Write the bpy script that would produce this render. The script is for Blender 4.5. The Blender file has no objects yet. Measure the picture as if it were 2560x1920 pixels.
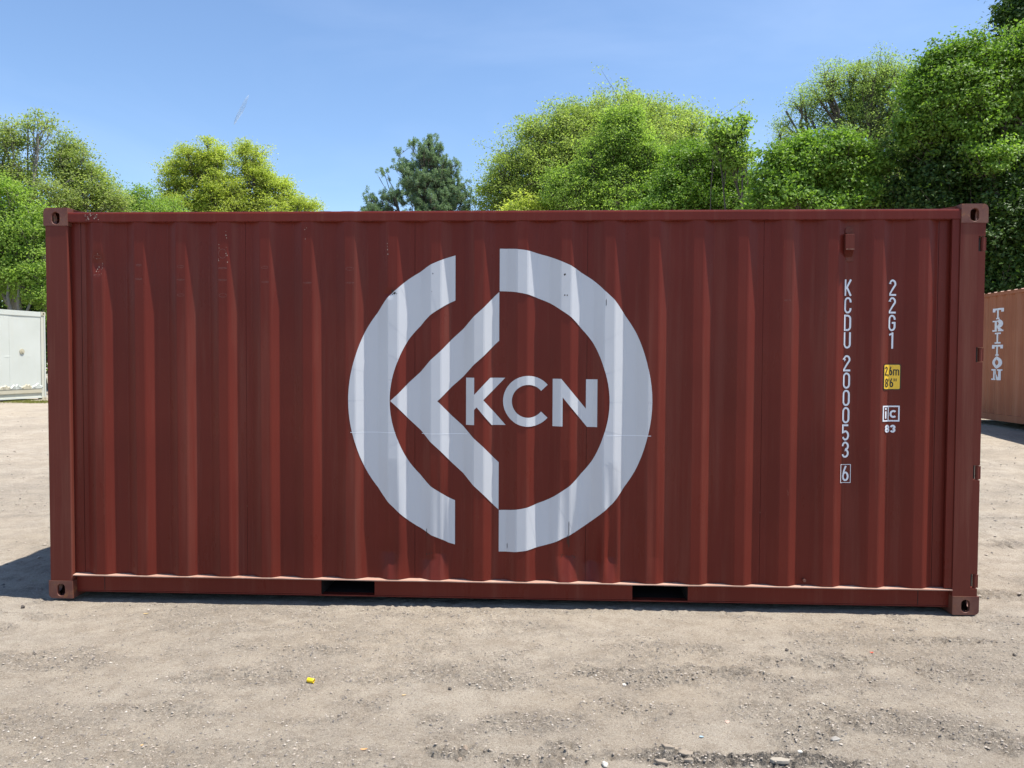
import bpy, bmesh, math, random
import numpy as np
from mathutils import Vector, Matrix

random.seed(7)
rng = np.random.default_rng(11)
scene = bpy.context.scene
C = scene.collection

# ------------------------------------------------------------------ camera
FPX = 1923.0
CAM = np.array([3.30699755, -4.95061315, 1.61063088])
RGT = np.array([0.99902659, 0.04389165, 0.00440403])
UPV = np.array([-0.0058272, 0.03234964, 0.99945963])
FWD = np.array([-0.04372546, 0.99851241, -0.03257391])
cd = bpy.data.cameras.new('camera')
cam = bpy.data.objects.new('camera', cd)
C.objects.link(cam)
cam.matrix_world = Matrix(((RGT[0], UPV[0], -FWD[0], CAM[0]), (RGT[1], UPV[1], -FWD[1], CAM[1]),
                           (RGT[2], UPV[2], -FWD[2], CAM[2]), (0, 0, 0, 1)))
cd.sensor_width = 36.0
cd.lens = FPX / 2560 * 36.0
cd.clip_start = 0.05
cd.clip_end = 20000
scene.camera = cam

# ------------------------------------------------------------------ light
SUN = Vector((0.36, -0.056, 1.0)).normalized()          # direction to the sun
elev = math.asin(SUN.z)
w = bpy.data.worlds.new('World'); scene.world = w; w.use_nodes = True
nt = w.node_tree; nt.nodes.clear()
sky = nt.nodes.new('ShaderNodeTexSky'); sky.sky_type = 'NISHITA'; sky.sun_disc = False
sky.sun_elevation = elev
sky.sun_rotation = math.atan2(SUN.x, SUN.y)
sky.altitude = 0; sky.air_density = 1.0; sky.dust_density = 0.25; sky.ozone_density = 4.6
tc = nt.nodes.new('ShaderNodeTexCoord')
mp = nt.nodes.new('ShaderNodeMapping'); mp.inputs['Scale'].default_value = (1.6, 2.2, 5.0)
mp.inputs['Rotation'].default_value = (0.2, 0.35, 0.1)
cn = nt.nodes.new('ShaderNodeTexNoise'); cn.inputs['Scale'].default_value = 1.6; cn.inputs['Detail'].default_value = 6
cn.inputs['Distortion'].default_value = 0.6
cr = nt.nodes.new('ShaderNodeValToRGB')
cr.color_ramp.elements[0].position = 0.42; cr.color_ramp.elements[0].color = (0, 0, 0, 1)
cr.color_ramp.elements[1].position = 0.85; cr.color_ramp.elements[1].color = (0.10, 0.10, 0.10, 1)
mx = nt.nodes.new('ShaderNodeMixRGB'); mx.inputs[2].default_value = (6.5, 7.2, 8.6, 1)
bg = nt.nodes.new('ShaderNodeBackground'); bg.inputs['Strength'].default_value = 0.122
wo = nt.nodes.new('ShaderNodeOutputWorld')
L = nt.links.new
L(tc.outputs['Generated'], mp.inputs[0]); L(mp.outputs[0], cn.inputs['Vector']); L(cn.outputs['Fac'], cr.inputs[0])
L(cr.outputs[0], mx.inputs[0]); L(sky.outputs[0], mx.inputs[1]); L(mx.outputs[0], bg.inputs[0]); L(bg.outputs[0], wo.inputs[0])
sd = bpy.data.lights.new('sun', 'SUN'); sd.energy = 5.0; sd.angle = math.radians(0.53); sd.color = (1.0, 0.945, 0.86)
so = bpy.data.objects.new('sun', sd); C.objects.link(so)
so.rotation_euler = SUN.to_track_quat('Z', 'Y').to_euler()
so.location = (20, -5, 50)
scene.view_settings.view_transform = 'Standard'; scene.view_settings.look = 'None'
scene.view_settings.exposure = 0.78; scene.view_settings.gamma = 1.0
scene.view_settings.use_curve_mapping = False
scene.render.engine = 'CYCLES'

# ------------------------------------------------------------------ place helpers
def ray(px, py):
    return FWD + RGT * (px - 1280) / FPX - UPV * (py - 960) / FPX
def at(px, py, D):
    return CAM + ray(px, py) * D
def sstep(a, b, x):
    t = np.clip((x - a) / (b - a), 0, 1); return t * t * (3 - 2 * t)

def vnoise(P, seed=0):
    """value noise, P (...,2|3)"""
    P = np.asarray(P, float); d = P.shape[-1]
    I = np.floor(P).astype(np.int64); F = P - I; F = F * F * (3 - 2 * F)
    out = 0
    for c in range(2 ** d):
        h = np.full(I.shape[:-1], seed * 7919 + 1013, dtype=np.int64); wgt = 1.0
        for k in range(d):
            b = (c >> k) & 1
            h = h ^ ((I[..., k] + b) * (73856093, 19349663, 83492791)[k])
            h = (h * 1103515245 + 12345) & 0x7fffffff
            wgt = wgt * (F[..., k] if b else 1 - F[..., k])
        h = ((h ^ (h >> 13)) * 1274126177) & 0x7fffffff
        out = out + wgt * (h / 0x7fffffff)
    return out * 2 - 1
def fbm(P, seed=0, o=4, g=0.5):
    s = 0; a = 1; n = 0
    for i in range(o):
        s = s + a * vnoise(np.asarray(P) * 2.0 ** i + 17.3 * i, seed + i); n += a; a *= g
    return s / n

# ------------------------------------------------------------------ object helpers
def link(o, parent=None):
    C.objects.link(o)
    if parent is not None: o.parent = parent
    return o
def tag(o, label=None, cat=None, group=None, kind=None):
    if label: o['label'] = label
    if cat: o['category'] = cat
    if group: o['group'] = group
    if kind: o['kind'] = kind
    return o
def empty(name, loc=(0, 0, 0), rz=0.0):
    o = bpy.data.objects.new(name, None); o.empty_display_size = 0.3
    o.location = loc; o.rotation_euler = (0, 0, rz); return link(o)
def mesh_obj(name, V, F, mat, parent=None, smooth=False):
    me = bpy.data.meshes.new(name)
    me.from_pydata([tuple(v) for v in V], [], [tuple(f) for f in F]); me.update()
    if smooth:
        me.polygons.foreach_set('use_smooth', [True] * len(me.polygons))
    me.materials.append(mat)
    return link(bpy.data.objects.new(name, me), parent)
def fast_mesh(name, V, F, mat, parent=None, smooth=False):
    """V (n,3), F (m,k) constant k"""
    me = bpy.data.meshes.new(name)
    k = F.shape[1]
    me.vertices.add(len(V)); me.vertices.foreach_set('co', V.astype(np.float32).ravel())
    me.loops.add(F.size); me.loops.foreach_set('vertex_index', F.astype(np.int32).ravel())
    me.polygons.add(len(F))
    me.polygons.foreach_set('loop_start', np.arange(0, F.size, k, dtype=np.int32))
    me.polygons.foreach_set('loop_total', np.full(len(F), k, dtype=np.int32))
    me.polygons.foreach_set('use_smooth', np.full(len(F), bool(smooth)))
    me.update(calc_edges=True); me.validate()
    me.materials.append(mat)
    return link(bpy.data.objects.new(name, me), parent)
def bm_obj(name, bm, mat, parent=None, bevel=0.0, seg=2, smooth=False):
    if bevel > 0:
        es = [e for e in bm.edges if len(e.link_faces) == 2 and e.calc_face_angle(0) > 0.5]
        bmesh.ops.bevel(bm, geom=es, offset=bevel, segments=seg, affect='EDGES', profile=0.5, clamp_overlap=True)
    me = bpy.data.meshes.new(name); bm.to_mesh(me); bm.free()
    if smooth: me.polygons.foreach_set('use_smooth', [True] * len(me.polygons))
    me.materials.append(mat)
    return link(bpy.data.objects.new(name, me), parent)
def add_box(bm, a, b):
    x0, y0, z0 = a; x1, y1, z1 = b
    v = [bm.verts.new(p) for p in ((x0, y0, z0), (x1, y0, z0), (x1, y1, z0), (x0, y1, z0), (x0, y0, z1), (x1, y0, z1), (x1, y1, z1), (x0, y1, z1))]
    for f in ((0, 3, 2, 1), (4, 5, 6, 7), (0, 1, 5, 4), (1, 2, 6, 5), (2, 3, 7, 6), (3, 0, 4, 7)):
        bm.faces.new([v[i] for i in f])
def box(name, a, b, mat, parent=None, bevel=0.003):
    bm = bmesh.new(); add_box(bm, a, b); return bm_obj(name, bm, mat, parent, bevel, 2)
def extrude_poly(bm, pts, axis, a, b):
    """pts 2D closed polygon, extruded along axis from a to b. axis 0: pts=(y,z); 1: (x,z); 2: (x,y)"""
    def P(p, t): return ((t, p[0], p[1]), (p[0], t, p[1]), (p[0], p[1], t))[axis]
    A = [bm.verts.new(P(p, a)) for p in pts]; B = [bm.verts.new(P(p, b)) for p in pts]
    n = len(pts)
    bm.faces.new(A); bm.faces.new(B[::-1])
    for i in range(n): bm.faces.new((A[i], B[i], B[(i + 1) % n], A[(i + 1) % n]))
    bmesh.ops.recalc_face_normals(bm, faces=bm.faces)
def prism(name, pts, axis, a, b, mat, parent=None, bevel=0.0):
    bm = bmesh.new(); extrude_poly(bm, pts, axis, a, b); return bm_obj(name, bm, mat, parent, bevel, 2)
def cyl(bm, p0, p1, r0, r1=None, n=12, caps=True):
    r1 = r0 if r1 is None else r1
    p0 = Vector(p0); p1 = Vector(p1); d = (p1 - p0).normalized()
    a = d.orthogonal().normalized(); b = d.cross(a)
    A = []; B = []
    for i in range(n):
        t = 2 * math.pi * i / n; o = a * math.cos(t) + b * math.sin(t)
        A.append(bm.verts.new(p0 + o * r0)); B.append(bm.verts.new(p1 + o * r1))
    for i in range(n): bm.faces.new((A[i], A[(i + 1) % n], B[(i + 1) % n], B[i]))
    if caps: bm.faces.new(A[::-1]); bm.faces.new(B)

# ------------------------------------------------------------------ materials
class M:
    def __init__(s, name):
        s.m = bpy.data.materials.new(name); s.m.use_nodes = True; s.t = s.m.node_tree
        s.b = s.t.nodes['Principled BSDF']; s.tc = s.t.nodes.new('ShaderNodeTexCoord')
    def n(s, typ, **kw):
        q = s.t.nodes.new(typ)
        for k, v in kw.items():
            if k in q.inputs: q.inputs[k].default_value = v
            else: setattr(q, k, v)
        return q
    def l(s, a, b): s.t.links.new(a, b)
    def noise(s, scale, detail=4, rough=0.55, vec=(1, 1, 1), dist=0.0, coord='Object'):
        mp = s.n('ShaderNodeMapping'); mp.inputs['Scale'].default_value = vec
        s.l(s.tc.outputs[coord], mp.inputs[0])
        q = s.n('ShaderNodeTexNoise', Scale=scale, Detail=detail, Roughness=rough, Distortion=dist)
        s.l(mp.outputs[0], q.inputs['Vector']); return q.outputs['Fac']
    def vor(s, scale, vec=(1, 1, 1), out='Distance', feature='F1', rnd=1.0):
        mp = s.n('ShaderNodeMapping'); mp.inputs['Scale'].default_value = vec
        s.l(s.tc.outputs['Object'], mp.inputs[0])
        q = s.n('ShaderNodeTexVoronoi'); q.feature = feature; q.inputs['Scale'].default_value = scale
        q.inputs['Randomness'].default_value = rnd
        s.l(mp.outputs[0], q.inputs['Vector']); return q.outputs[out]
    def ramp(s, src, stops):
        q = s.n('ShaderNodeValToRGB'); e = q.color_ramp.elements
        while len(e) < len(stops): e.new(0.5)
        for i, (p, c) in enumerate(stops):
            e[i].position = p; e[i].color = (c, c, c, 1) if isinstance(c, (int, float)) else (*c, 1)
        s.l(src, q.inputs[0]); return q.outputs[0]
    def mix(s, fac, a, b, mode='MIX'):
        q = s.n('ShaderNodeMixRGB'); q.blend_type = mode
        for i, v in ((0, fac), (1, a), (2, b)):
            if hasattr(v, 'is_linked'): s.l(v, q.inputs[i])
            elif isinstance(v, (int, float)): q.inputs[i].default_value = v if i == 0 else (v, v, v, 1)
            else: q.inputs[i].default_value = (*v, 1)
        return q.outputs[0]
    def math(s, op, a, b=0.0):
        q = s.n('ShaderNodeMath'); q.operation = op
        for i, v in ((0, a), (1, b)):
            if hasattr(v, 'is_linked'): s.l(v, q.inputs[i])
            else: q.inputs[i].default_value = v
        return q.outputs[0]
    def bump(s, h, strength=0.3, dist=0.01, prev=None):
        q = s.n('ShaderNodeBump'); q.inputs['Strength'].default_value = strength; q.inputs['Distance'].default_value = dist
        s.l(h, q.inputs['Height'])
        if prev is not None: s.l(prev, q.inputs['Normal'])
        return q.outputs[0]
    def fin(s, col=None, rough=None, bump=None, spec=None):
        if col is not None:
            if hasattr(col, 'is_linked'): s.l(col, s.b.inputs['Base Color'])
            else: s.b.inputs['Base Color'].default_value = (*col, 1)
        if rough is not None:
            if hasattr(rough, 'is_linked'): s.l(rough, s.b.inputs['Roughness'])
            else: s.b.inputs['Roughness'].default_value = rough
        if bump is not None: s.l(bump, s.b.inputs['Normal'])
        if spec is not None: s.b.inputs['Specular IOR Level'].default_value = spec
        return s.m

def steel_paint(name, base, dark, rust_amt=0.5, rough=0.42, dust=(0.36, 0.28, 0.22), dust_amt=0.35, rustc=(0.20, 0.075, 0.025), spec=0.14):
    m = M(name)
    big = m.noise(1.3, 3)
    streak = m.noise(9, 5, 0.65, (1, 1, 0.045))
    fine = m.noise(55, 4, 0.7, (1, 1, 0.02))
    col = m.mix(m.ramp(big, [(0.35, 0.0), (0.7, 1.0)]), base, dark)
    col = m.mix(m.math('MULTIPLY', m.ramp(streak, [(0.52, 0.0), (0.78, 1.0)]), dust_amt), col, dust)
    col = m.mix(m.math('MULTIPLY', m.ramp(fine, [(0.55, 0.0), (0.75, 1.0)]), dust_amt * 0.35), col, dust)
    # scratches and chips: short light marks and rust specks
    rn = m.noise(38, 8, 0.75, (1, 1, 0.7), 0.4)
    rm = m.noise(2.3, 3, 0.5)
    rust = m.math('MULTIPLY', m.ramp(rn, [(0.665, 0.0), (0.70, 1.0)]), m.ramp(rm, [(0.50, 0.0), (0.62, 1.0)]))
    col = m.mix(m.math('MULTIPLY', rust, rust_amt), col, rustc)
    sc = m.noise(21, 9, 0.8, (1.0, 1.0, 0.22), 1.2)
    scm = m.math('MULTIPLY', m.ramp(sc, [(0.635, 0.0), (0.66, 1.0)]), m.ramp(m.noise(1.7, 2), [(0.5, 0.0), (0.6, 1.0)]))
    col = m.mix(m.math('MULTIPLY', scm, rust_amt * 0.35), col, (0.28, 0.14, 0.105))
    rg = m.ramp(m.noise(7, 5, 0.6, (1, 1, 0.3)), [(0.3, rough - 0.06), (0.7, rough + 0.12)])
    wav = m.noise(5, 2, 0.5, (1, 1, 0.5)); grain = m.noise(260, 3, 0.6)
    b = m.bump(wav, 0.12, 0.004); b = m.bump(grain, 0.12, 0.001, b)
    return m.fin(col, rg, b, spec)

MAROON = steel_paint('maroon_paint', (0.138, 0.0225, 0.0150), (0.114, 0.0185, 0.0128), 0.7, 0.30, (0.22, 0.095, 0.070), 0.30)
MAROON_WORN = steel_paint('maroon_worn', (0.130, 0.030, 0.021), (0.110, 0.024, 0.017), 1.0, 0.42, (0.24, 0.12, 0.085), 0.4)
LEDGE = steel_paint('sunlit_pale_paint', (0.42, 0.27, 0.21), (0.34, 0.19, 0.14), 0.6, 0.6, (0.55, 0.45, 0.36), 0.5)  # pale base paints in sun glare on the ledge top; dust streaks over it
CASTM = M('casting_paint')
_n = CASTM.noise(14, 8, 0.7); _m = CASTM.noise(4.5, 5, 0.6)
_c = CASTM.mix(CASTM.ramp(_m, [(0.4, 0.0), (0.62, 1.0)]), (0.115, 0.032, 0.022), (0.165, 0.066, 0.042))
_c = CASTM.mix(CASTM.ramp(_n, [(0.54, 0.0), (0.66, 0.85)]), _c, (0.24, 0.095, 0.035))
CASTM = CASTM.fin(_c, 0.62, CASTM.bump(CASTM.noise(90, 5, 0.7), 0.5, 0.002))
DARK = M('dark_underside').fin((0.016, 0.012, 0.011), 0.8)
VINYL = M('white_vinyl')
_v = VINYL.mix(VINYL.ramp(VINYL.noise(3, 5, 0.6, (1, 1, 0.1)), [(0.45, 0.0), (0.8, 0.3)]), (0.52, 0.54, 0.575), (0.45, 0.44, 0.43))
_v = VINYL.mix(VINYL.ramp(VINYL.noise(30, 7, 0.8, (1, 1, 0.5)), [(0.735, 0.0), (0.75, 0.6)]), _v, (0.15, 0.1, 0.1))
VINYL = VINYL.fin(_v, 0.38, VINYL.bump(VINYL.noise(6, 2), 0.2, 0.004))
LETTER = M('white_lettering').fin((0.72, 0.75, 0.80), 0.4)
YEL = M('yellow_label').fin((0.80, 0.50, 0.03), 0.4)
BLK = M('black_print').fin((0.012, 0.010, 0.008), 0.5)
TAN = steel_paint('tan_paint', (0.35, 0.138, 0.074), (0.30, 0.115, 0.062), 0.5, 0.55, (0.46, 0.24, 0.15), 0.5, (0.16, 0.06, 0.03))
REEF = steel_paint('reefer_white', (0.52, 0.545, 0.51), (0.49, 0.515, 0.475), 0.35, 0.5, (0.52, 0.49, 0.40), 0.35, (0.45, 0.30, 0.12))
CREAM = steel_paint('cream_paint', (0.46, 0.43, 0.34), (0.42, 0.39, 0.29), 0.7, 0.55, (0.45, 0.38, 0.26), 0.4, (0.36, 0.22, 0.08))
CREAMD = steel_paint('grey_cream_paint', (0.50, 0.50, 0.43), (0.46, 0.45, 0.38), 0.5, 0.55, (0.40, 0.34, 0.24), 0.4, (0.30, 0.18, 0.08))
ROOFM = steel_paint('roof_paint', (0.15, 0.045, 0.030), (0.12, 0.038, 0.026), 0.8, 0.6)
SEAL = M('grey_sealant').fin((0.30, 0.22, 0.18), 0.7)

# ------------------------------------------------------------------ ground
def far_rise(x, y):
    # the yard rises gently away from the red container
    r = 0.33 * sstep(2.5, 11.5, y) * sstep(5.0, 10.0, x)
    l = 0.20 * sstep(3.0, 18.0, y) * (1 - sstep(-4.0, 6.0, x))
    m = 0.22 * sstep(3.0, 15.0, y) * sstep(-4.0, 6.0, x) * (1 - sstep(5.0, 10.0, x))
    return r + l + m
def gpt(px, py, z=0.0):
    d = ray(px, py); t = (z - CAM[2]) / d[2]; p = CAM + d * t; return p[0], p[1]

ROUGH = [  # px, py, radius x, radius y, clod height, asphalt
    (1160, 1885, 0.10, 0.07, 0.020, 0.3), (1440, 1880, 0.17, 0.09, 0.016, 0.35), (1395, 1905, 0.10, 0.05, 0.012, 0.4),
    (1690, 1905, 0.16, 0.06, 0.014, 0.9), (1840, 1905, 0.22, 0.05, 0.013, 1.0), (2010, 1915, 0.20, 0.05, 0.014, 1.3), (1900, 1900, 0.30, 0.045, 0.014, 1.3), (1760, 1915, 0.16, 0.035, 0.012, 1.2), (1230, 1895, 0.12, 0.06, 0.016, 0.6), (1500, 1895, 0.10, 0.06, 0.012, 0.6),
    (2000, 1840, 0.12, 0.13, 0.010, 0.35), (1560, 1695, 0.22, 0.10, 0.009, 0.45), (1790, 1690, 0.30, 0.10, 0.009, 0.3),
    (1850, 1685, 0.12, 0.06, 0.014, 0.5), (1130, 1690, 0.34, 0.12, 0.008, 0.45), (1000, 1700, 0.2, 0.05, 0.008, 0.35),
    (820, 1620, 0.26, 0.10, 0.009, 0.45), (900, 1600, 0.16, 0.04, 0.010, 0.4), (540, 1690, 0.30, 0.10, 0.007, 0.4), (480, 1780, 0.30, 0.05, 0.008, 0.3),
    (120, 1640, 0.45, 0.12, 0.007, 0.35), (100, 1530, 0.4, 0.05, 0.008, 0.3), (1740, 1620, 0.22, 0.07, 0.008, 0.25), (2080, 1660, 0.4, 0.12, 0.009, 0.25),
    (2350, 1600, 0.40, 0.08, 0.010, 0.4), (2430, 1690, 0.30, 0.10, 0.008, 0.3), (2270, 1800, 0.35, 0.10, 0.007, 0.5), (620, 1560, 0.5, 0.06, 0.006, 0.2),
    (2380, 1830, 0.35, 0.13, 0.008, 0.6), (1550, 1780, 0.25, 0.08, 0.006, 0.3), (850, 1800, 0.3, 0.06, 0.007, 0.3), (300, 1880, 0.35, 0.05, 0.006, 0.2),
    (2510, 1490, 0.25, 0.12, 0.012, 0.5), (2520, 1360, 0.3, 0.10, 0.014, 0.6), (2520, 1300, 0.5, 0.10, 0.014, 0.6), (60, 1290, 0.4, 0.12, 0.012, 0.4),
    (1300, 1800, 0.3, 0.1, 0.006, 0.5), (1960, 1780, 0.2, 0.1, 0.006, 0.3), (1250, 1560, 0.4, 0.05, 0.005, 0.25), (1490, 1520, 0.4, 0.05, 0.006, 0.25)]
ROUGHW = [(*gpt(a, b), c, d, e, f) for a, b, c, d, e, f in ROUGH]

def masks(x, y):
    n1 = fbm(np.stack([x * 5, y * 6.5], -1), 31, 4, 0.65) * 1.6
    wx = x + 0.16 * fbm(np.stack([x * 2.6, y * 2.6], -1), 33, 3); wy = y + 0.10 * fbm(np.stack([x * 2.6, y * 2.6], -1), 35, 3)
    clod = np.zeros_like(x); asp = np.zeros_like(x)
    for (cx, cy, rx, ry, h, a) in ROUGHW:
        rx *= 1.15
        dd = ((wx - cx) / rx) ** 2 + ((wy - cy) / ry) ** 2
        k = np.clip(1.3 - dd * 0.8 + n1 * 1.15, 0, 1) * (dd < 4); h = h * 1.35
        clod = np.maximum(clod, k * h); asp = np.maximum(asp, k * a)
    # general mottling
    g = fbm(np.stack([x * 1.1, y * 1.9], -1), 41, 5, 0.6)
    gr = sstep(0.02, 0.32, g)
    clod = np.maximum(clod, gr * 0.007)
    g2_ = fbm(np.stack([x * 3.1, y * 4.2], -1), 42, 5, 0.65); clod = np.maximum(clod, sstep(0.12, 0.34, g2_) * 0.006); asp = np.maximum(asp, sstep(0.15, 0.40, g2_) * 0.30)
    far = sstep(1.0, 6.0, y)
    band = sstep(0.1, 0.4, fbm(np.stack([x * 0.5, y * 0.9], -1), 43, 4))
    clod = np.maximum(clod, far * band * 0.02)
    asp = np.maximum(asp, far * band * 0.5)
    asp = np.maximum(asp, sstep(0.10, 0.42, fbm(np.stack([x * 0.8, y * 1.5], -1), 47, 5, 0.6)) * 0.35)
    asp = np.maximum(asp, np.clip(clod / 0.014, 0, 1) * 0.55 * sstep(-0.25, 0.25, fbm(np.stack([x * 14, y * 17], -1), 49, 3, 0.7)))
    return clod, asp
def ground_h(x, y, det=True):
    h = far_rise(x, y)
    P = np.stack([x, y], -1)
    h = h + 0.012 * fbm(P * 0.9, 3, 3) + 0.009 * fbm(P * np.array([3.0, 4.5]), 5, 4, 0.6)
    h = h - 0.020 * np.exp(-((x - 0.0) / 2.2) ** 2 - ((y + 0.1) / 1.5) ** 2)   # lower under the left end
    h = h + 0.060 * sstep(12, 40, np.hypot(x, y)) * fbm(P * 0.12, 9, 2)
    # keep clear of the container bottom
    nearc = sstep(-0.30, 0.05, y) * (1 - sstep(2.4, 2.8, y)) * sstep(-0.2, 0.2, x) * (1 - sstep(5.9, 6.3, x))
    h = h * (1 - nearc) + nearc * (-0.024 + 0.016 * sstep(0, 6, x) + 0.004 * fbm(P * 6, 6, 2))
    if det:
        clod, _ = masks(x, y)
        r = 1 - np.abs(fbm(P * 24, 13, 3, 0.6)) * 2.2
        h = h + clod * (r * 1.3 + 0.9 * fbm(P * 55, 17, 2)) - clod * 0.4
        h = h + 0.0030 * fbm(P * 22, 19, 3, 0.7) + 0.0016 * vnoise(P * 70, 23)
        # tyre tread marks: wavy shallow ridges left of centre
        tx, ty = gpt(600, 1565)
        mk = np.exp(-((x - tx) / 0.45) ** 4 - ((y - ty) / 0.16) ** 4)
        h = h - mk * 0.006 * sstep(0.80, 1.0, np.sin((y + 0.018 * np.sin(x * 19) + 0.012 * np.sin(x * 47 + 1)) * 2 * math.pi / 0.062)) * (0.5 + 0.7 * vnoise(P * 8, 77))
    return h
def stretch(a, b, step, out0, out1, grow=1.09):
    c = list(np.arange(a, b, step)); s = step; v = c[0]; lo = []
    while v > out0: s *= grow; v -= s; lo.append(v)
    s = step; v = c[-1]; hi = []
    while v < out1: s *= grow; v += s; hi.append(v)
    return np.array(lo[::-1] + c + hi)
gx = stretch(-0.9, 7.4, 0.0135, -900, 900)
gy = stretch(-2.35, 0.12, 0.0115, -600, 1500, 1.06)
X, Y = np.meshgrid(gx, gy)
Z = ground_h(X, Y)
nx, ny = len(gx), len(gy)
V = np.stack([X.ravel(), Y.ravel(), Z.ravel()], -1)
ii, jj = np.meshgrid(np.arange(nx - 1), np.arange(ny - 1)); a = (jj * nx + ii).ravel()
F = np.stack([a, a + 1, a + nx + 1, a + nx], -1)
GM = M('dirt')
at_ = GM.n('ShaderNodeAttribute'); at_.attribute_name = 'asphalt'
n_big = GM.noise(0.9, 5, 0.6); n_mid = GM.noise(7, 6, 0.65); n_f = GM.noise(60, 6, 0.75); n_ff = GM.noise(240, 4, 0.8)
col = GM.mix(GM.ramp(n_big, [(0.38, 0.0), (0.60, 1.0)]), (0.382, 0.322, 0.248), (0.425, 0.372, 0.302))
col = GM.mix(GM.ramp(GM.noise(2.6, 6, 0.7, (1, 1.5, 1)), [(0.46, 0.0), (0.62, 0.8)]), col, (0.295, 0.254, 0.205))
col = GM.mix(GM.ramp(n_mid, [(0.47, 0.0), (0.62, 0.7)]), col, (0.272, 0.224, 0.170))
col = GM.mix(GM.ramp(n_f, [(0.42, 0.0), (0.60, 0.6)]), col, (0.44, 0.385, 0.31))
col = GM.mix(GM.ramp(n_ff, [(0.36, 0.85), (0.455, 0.0)]), col, (0.125, 0.098, 0.075))
col = GM.mix(GM.ramp(GM.noise(110, 4, 0.8), [(0.36, 0.8), (0.43, 0.0)]), col, (0.14, 0.11, 0.085))
col = GM.mix(GM.ramp(GM.noise(150, 3, 0.8), [(0.60, 0.0), (0.66, 0.8)]), col, (0.62, 0.57, 0.49))
am = GM.math('MULTIPLY', at_.outputs['Fac'], GM.ramp(GM.noise(42, 6, 0.8), [(0.40, 0.1), (0.58, 1.0)]))
col = GM.mix(am, col, GM.mix(GM.ramp(n_ff, [(0.45, 0.0), (0.6, 1.0)]), (0.045, 0.042, 0.040), (0.165, 0.150, 0.132)))
h1 = GM.math('ADD', GM.math('MULTIPLY', GM.noise(45, 8, 0.78), 1.0), GM.math('MULTIPLY', GM.noise(210, 5, 0.8), 0.35))
h2 = GM.noise(11, 10, 0.85)
bm_ = GM.bump(h2, 0.6, 0.035); bm_ = GM.bump(h1, 0.95, 0.014, bm_)
GM = GM.fin(col, 0.92, bm_, 0.15)
ground = fast_mesh('ground', V, F, GM, None, True); tag(ground, kind='structure')
_, asp = masks(V[:, 0], V[:, 1])
att = ground.data.attributes.new('asphalt', 'FLOAT', 'POINT'); att.data.foreach_set('value', asp.astype(np.float32))

def gz(x, y): return float(ground_h(np.array([x], float), np.array([y], float))[0])

# loose gravel: uncountable
def gravel(name, n, xr, yr, smin, smax, mat, power=2.4, seed=1, clodw=True):
    r = np.random.default_rng(seed)
    x = r.uniform(*xr, n * 4); y = r.uniform(*yr, n * 4)
    c, a_ = masks(x, y)
    keep = r.random(n * 4) < (0.10 + np.clip(a_ * 0.9 + c * 40, 0, 0.9))
    keep &= ~((x > -0.02) & (x < 6.08) & (y > -0.012) & (y < 2.46))
    x = x[keep][:n]; y = y[keep][:n]; n = len(x)
    s = smin + (smax - smin) * r.random(n) ** power
    z = ground_h(x, y) + s * 0.12
    base = np.array([(1, 0, 0), (0.3, 0.9, 0.05), (-0.8, 0.6, -0.1), (-0.8, -0.6, 0.1), (0.3, -0.95, 0), (0.1, 0.05, 0.75), (0, 0, -0.7)], float)
    fc = np.array([(0, 1, 5), (1, 2, 5), (2, 3, 5), (3, 4, 5), (4, 0, 5), (1, 0, 6), (2, 1, 6), (3, 2, 6), (4, 3, 6), (0, 4, 6)])
    B = base[None] * (1 + r.uniform(-0.32, 0.32, (n, 7, 1))) * np.stack([np.ones(n), r.uniform(0.5, 1, n), r.uniform(0.4, 0.9, n)], -1)[:, None]
    t = r.uniform(0, 2 * math.pi, n); ct, st = np.cos(t), np.sin(t)
    bx = B[..., 0] * ct[:, None] - B[..., 1] * st[:, None]; by = B[..., 0] * st[:, None] + B[..., 1] * ct[:, None]
    V = np.stack([x[:, None] + bx * s[:, None] / 2, y[:, None] + by * s[:, None] / 2, z[:, None] + B[..., 2] * s[:, None] / 2], -1).reshape(-1, 3)
    F = (fc[None] + 7 * np.arange(n)[:, None, None]).reshape(-1, 3)
    o = fast_mesh(name, V, F, mat); return o
PEB = M('pebble_mix')
gi = PEB.n('ShaderNodeNewGeometry')
pc = PEB.ramp(gi.outputs['Random Per Island'], [(0.0, (0.06, 0.048, 0.04)), (0.16, (0.15, 0.12, 0.09)), (0.40, (0.28, 0.22, 0.16)), (0.85, (0.36, 0.30, 0.23)), (0.985, (0.42, 0.36, 0.29)), (1.0, (0.60, 0.55, 0.48))])
PEB = PEB.fin(PEB.mix(0.25, pc, PEB.ramp(PEB.noise(120, 4), [(0.3, 0.12), (0.7, 0.5)])), 0.85, PEB.bump(PEB.noise(160, 4), 0.4, 0.002))
g1 = gravel('gravel', 60000, (-1.0, 7.4), (-2.3, 0.0), 0.0028, 0.016, PEB, 3.4, 5)
tag(g1, 'small grey and tan stones scattered over the dirt in front of the red container', 'gravel', kind='stuff')
g2 = gravel('gravel', 9000, (-14, -0.2), (0.2, 14), 0.008, 0.036, PEB, 3.2, 6)
tag(g2, 'loose stones on the open dirt left of the red container', 'gravel', kind='stuff')
g3 = gravel('gravel', 9000, (6.1, 14), (-0.4, 13), 0.006, 0.038, PEB, 3.2, 7)
tag(g3, 'loose stones on the sunny dirt right of the red container', 'gravel', kind='stuff')

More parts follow.
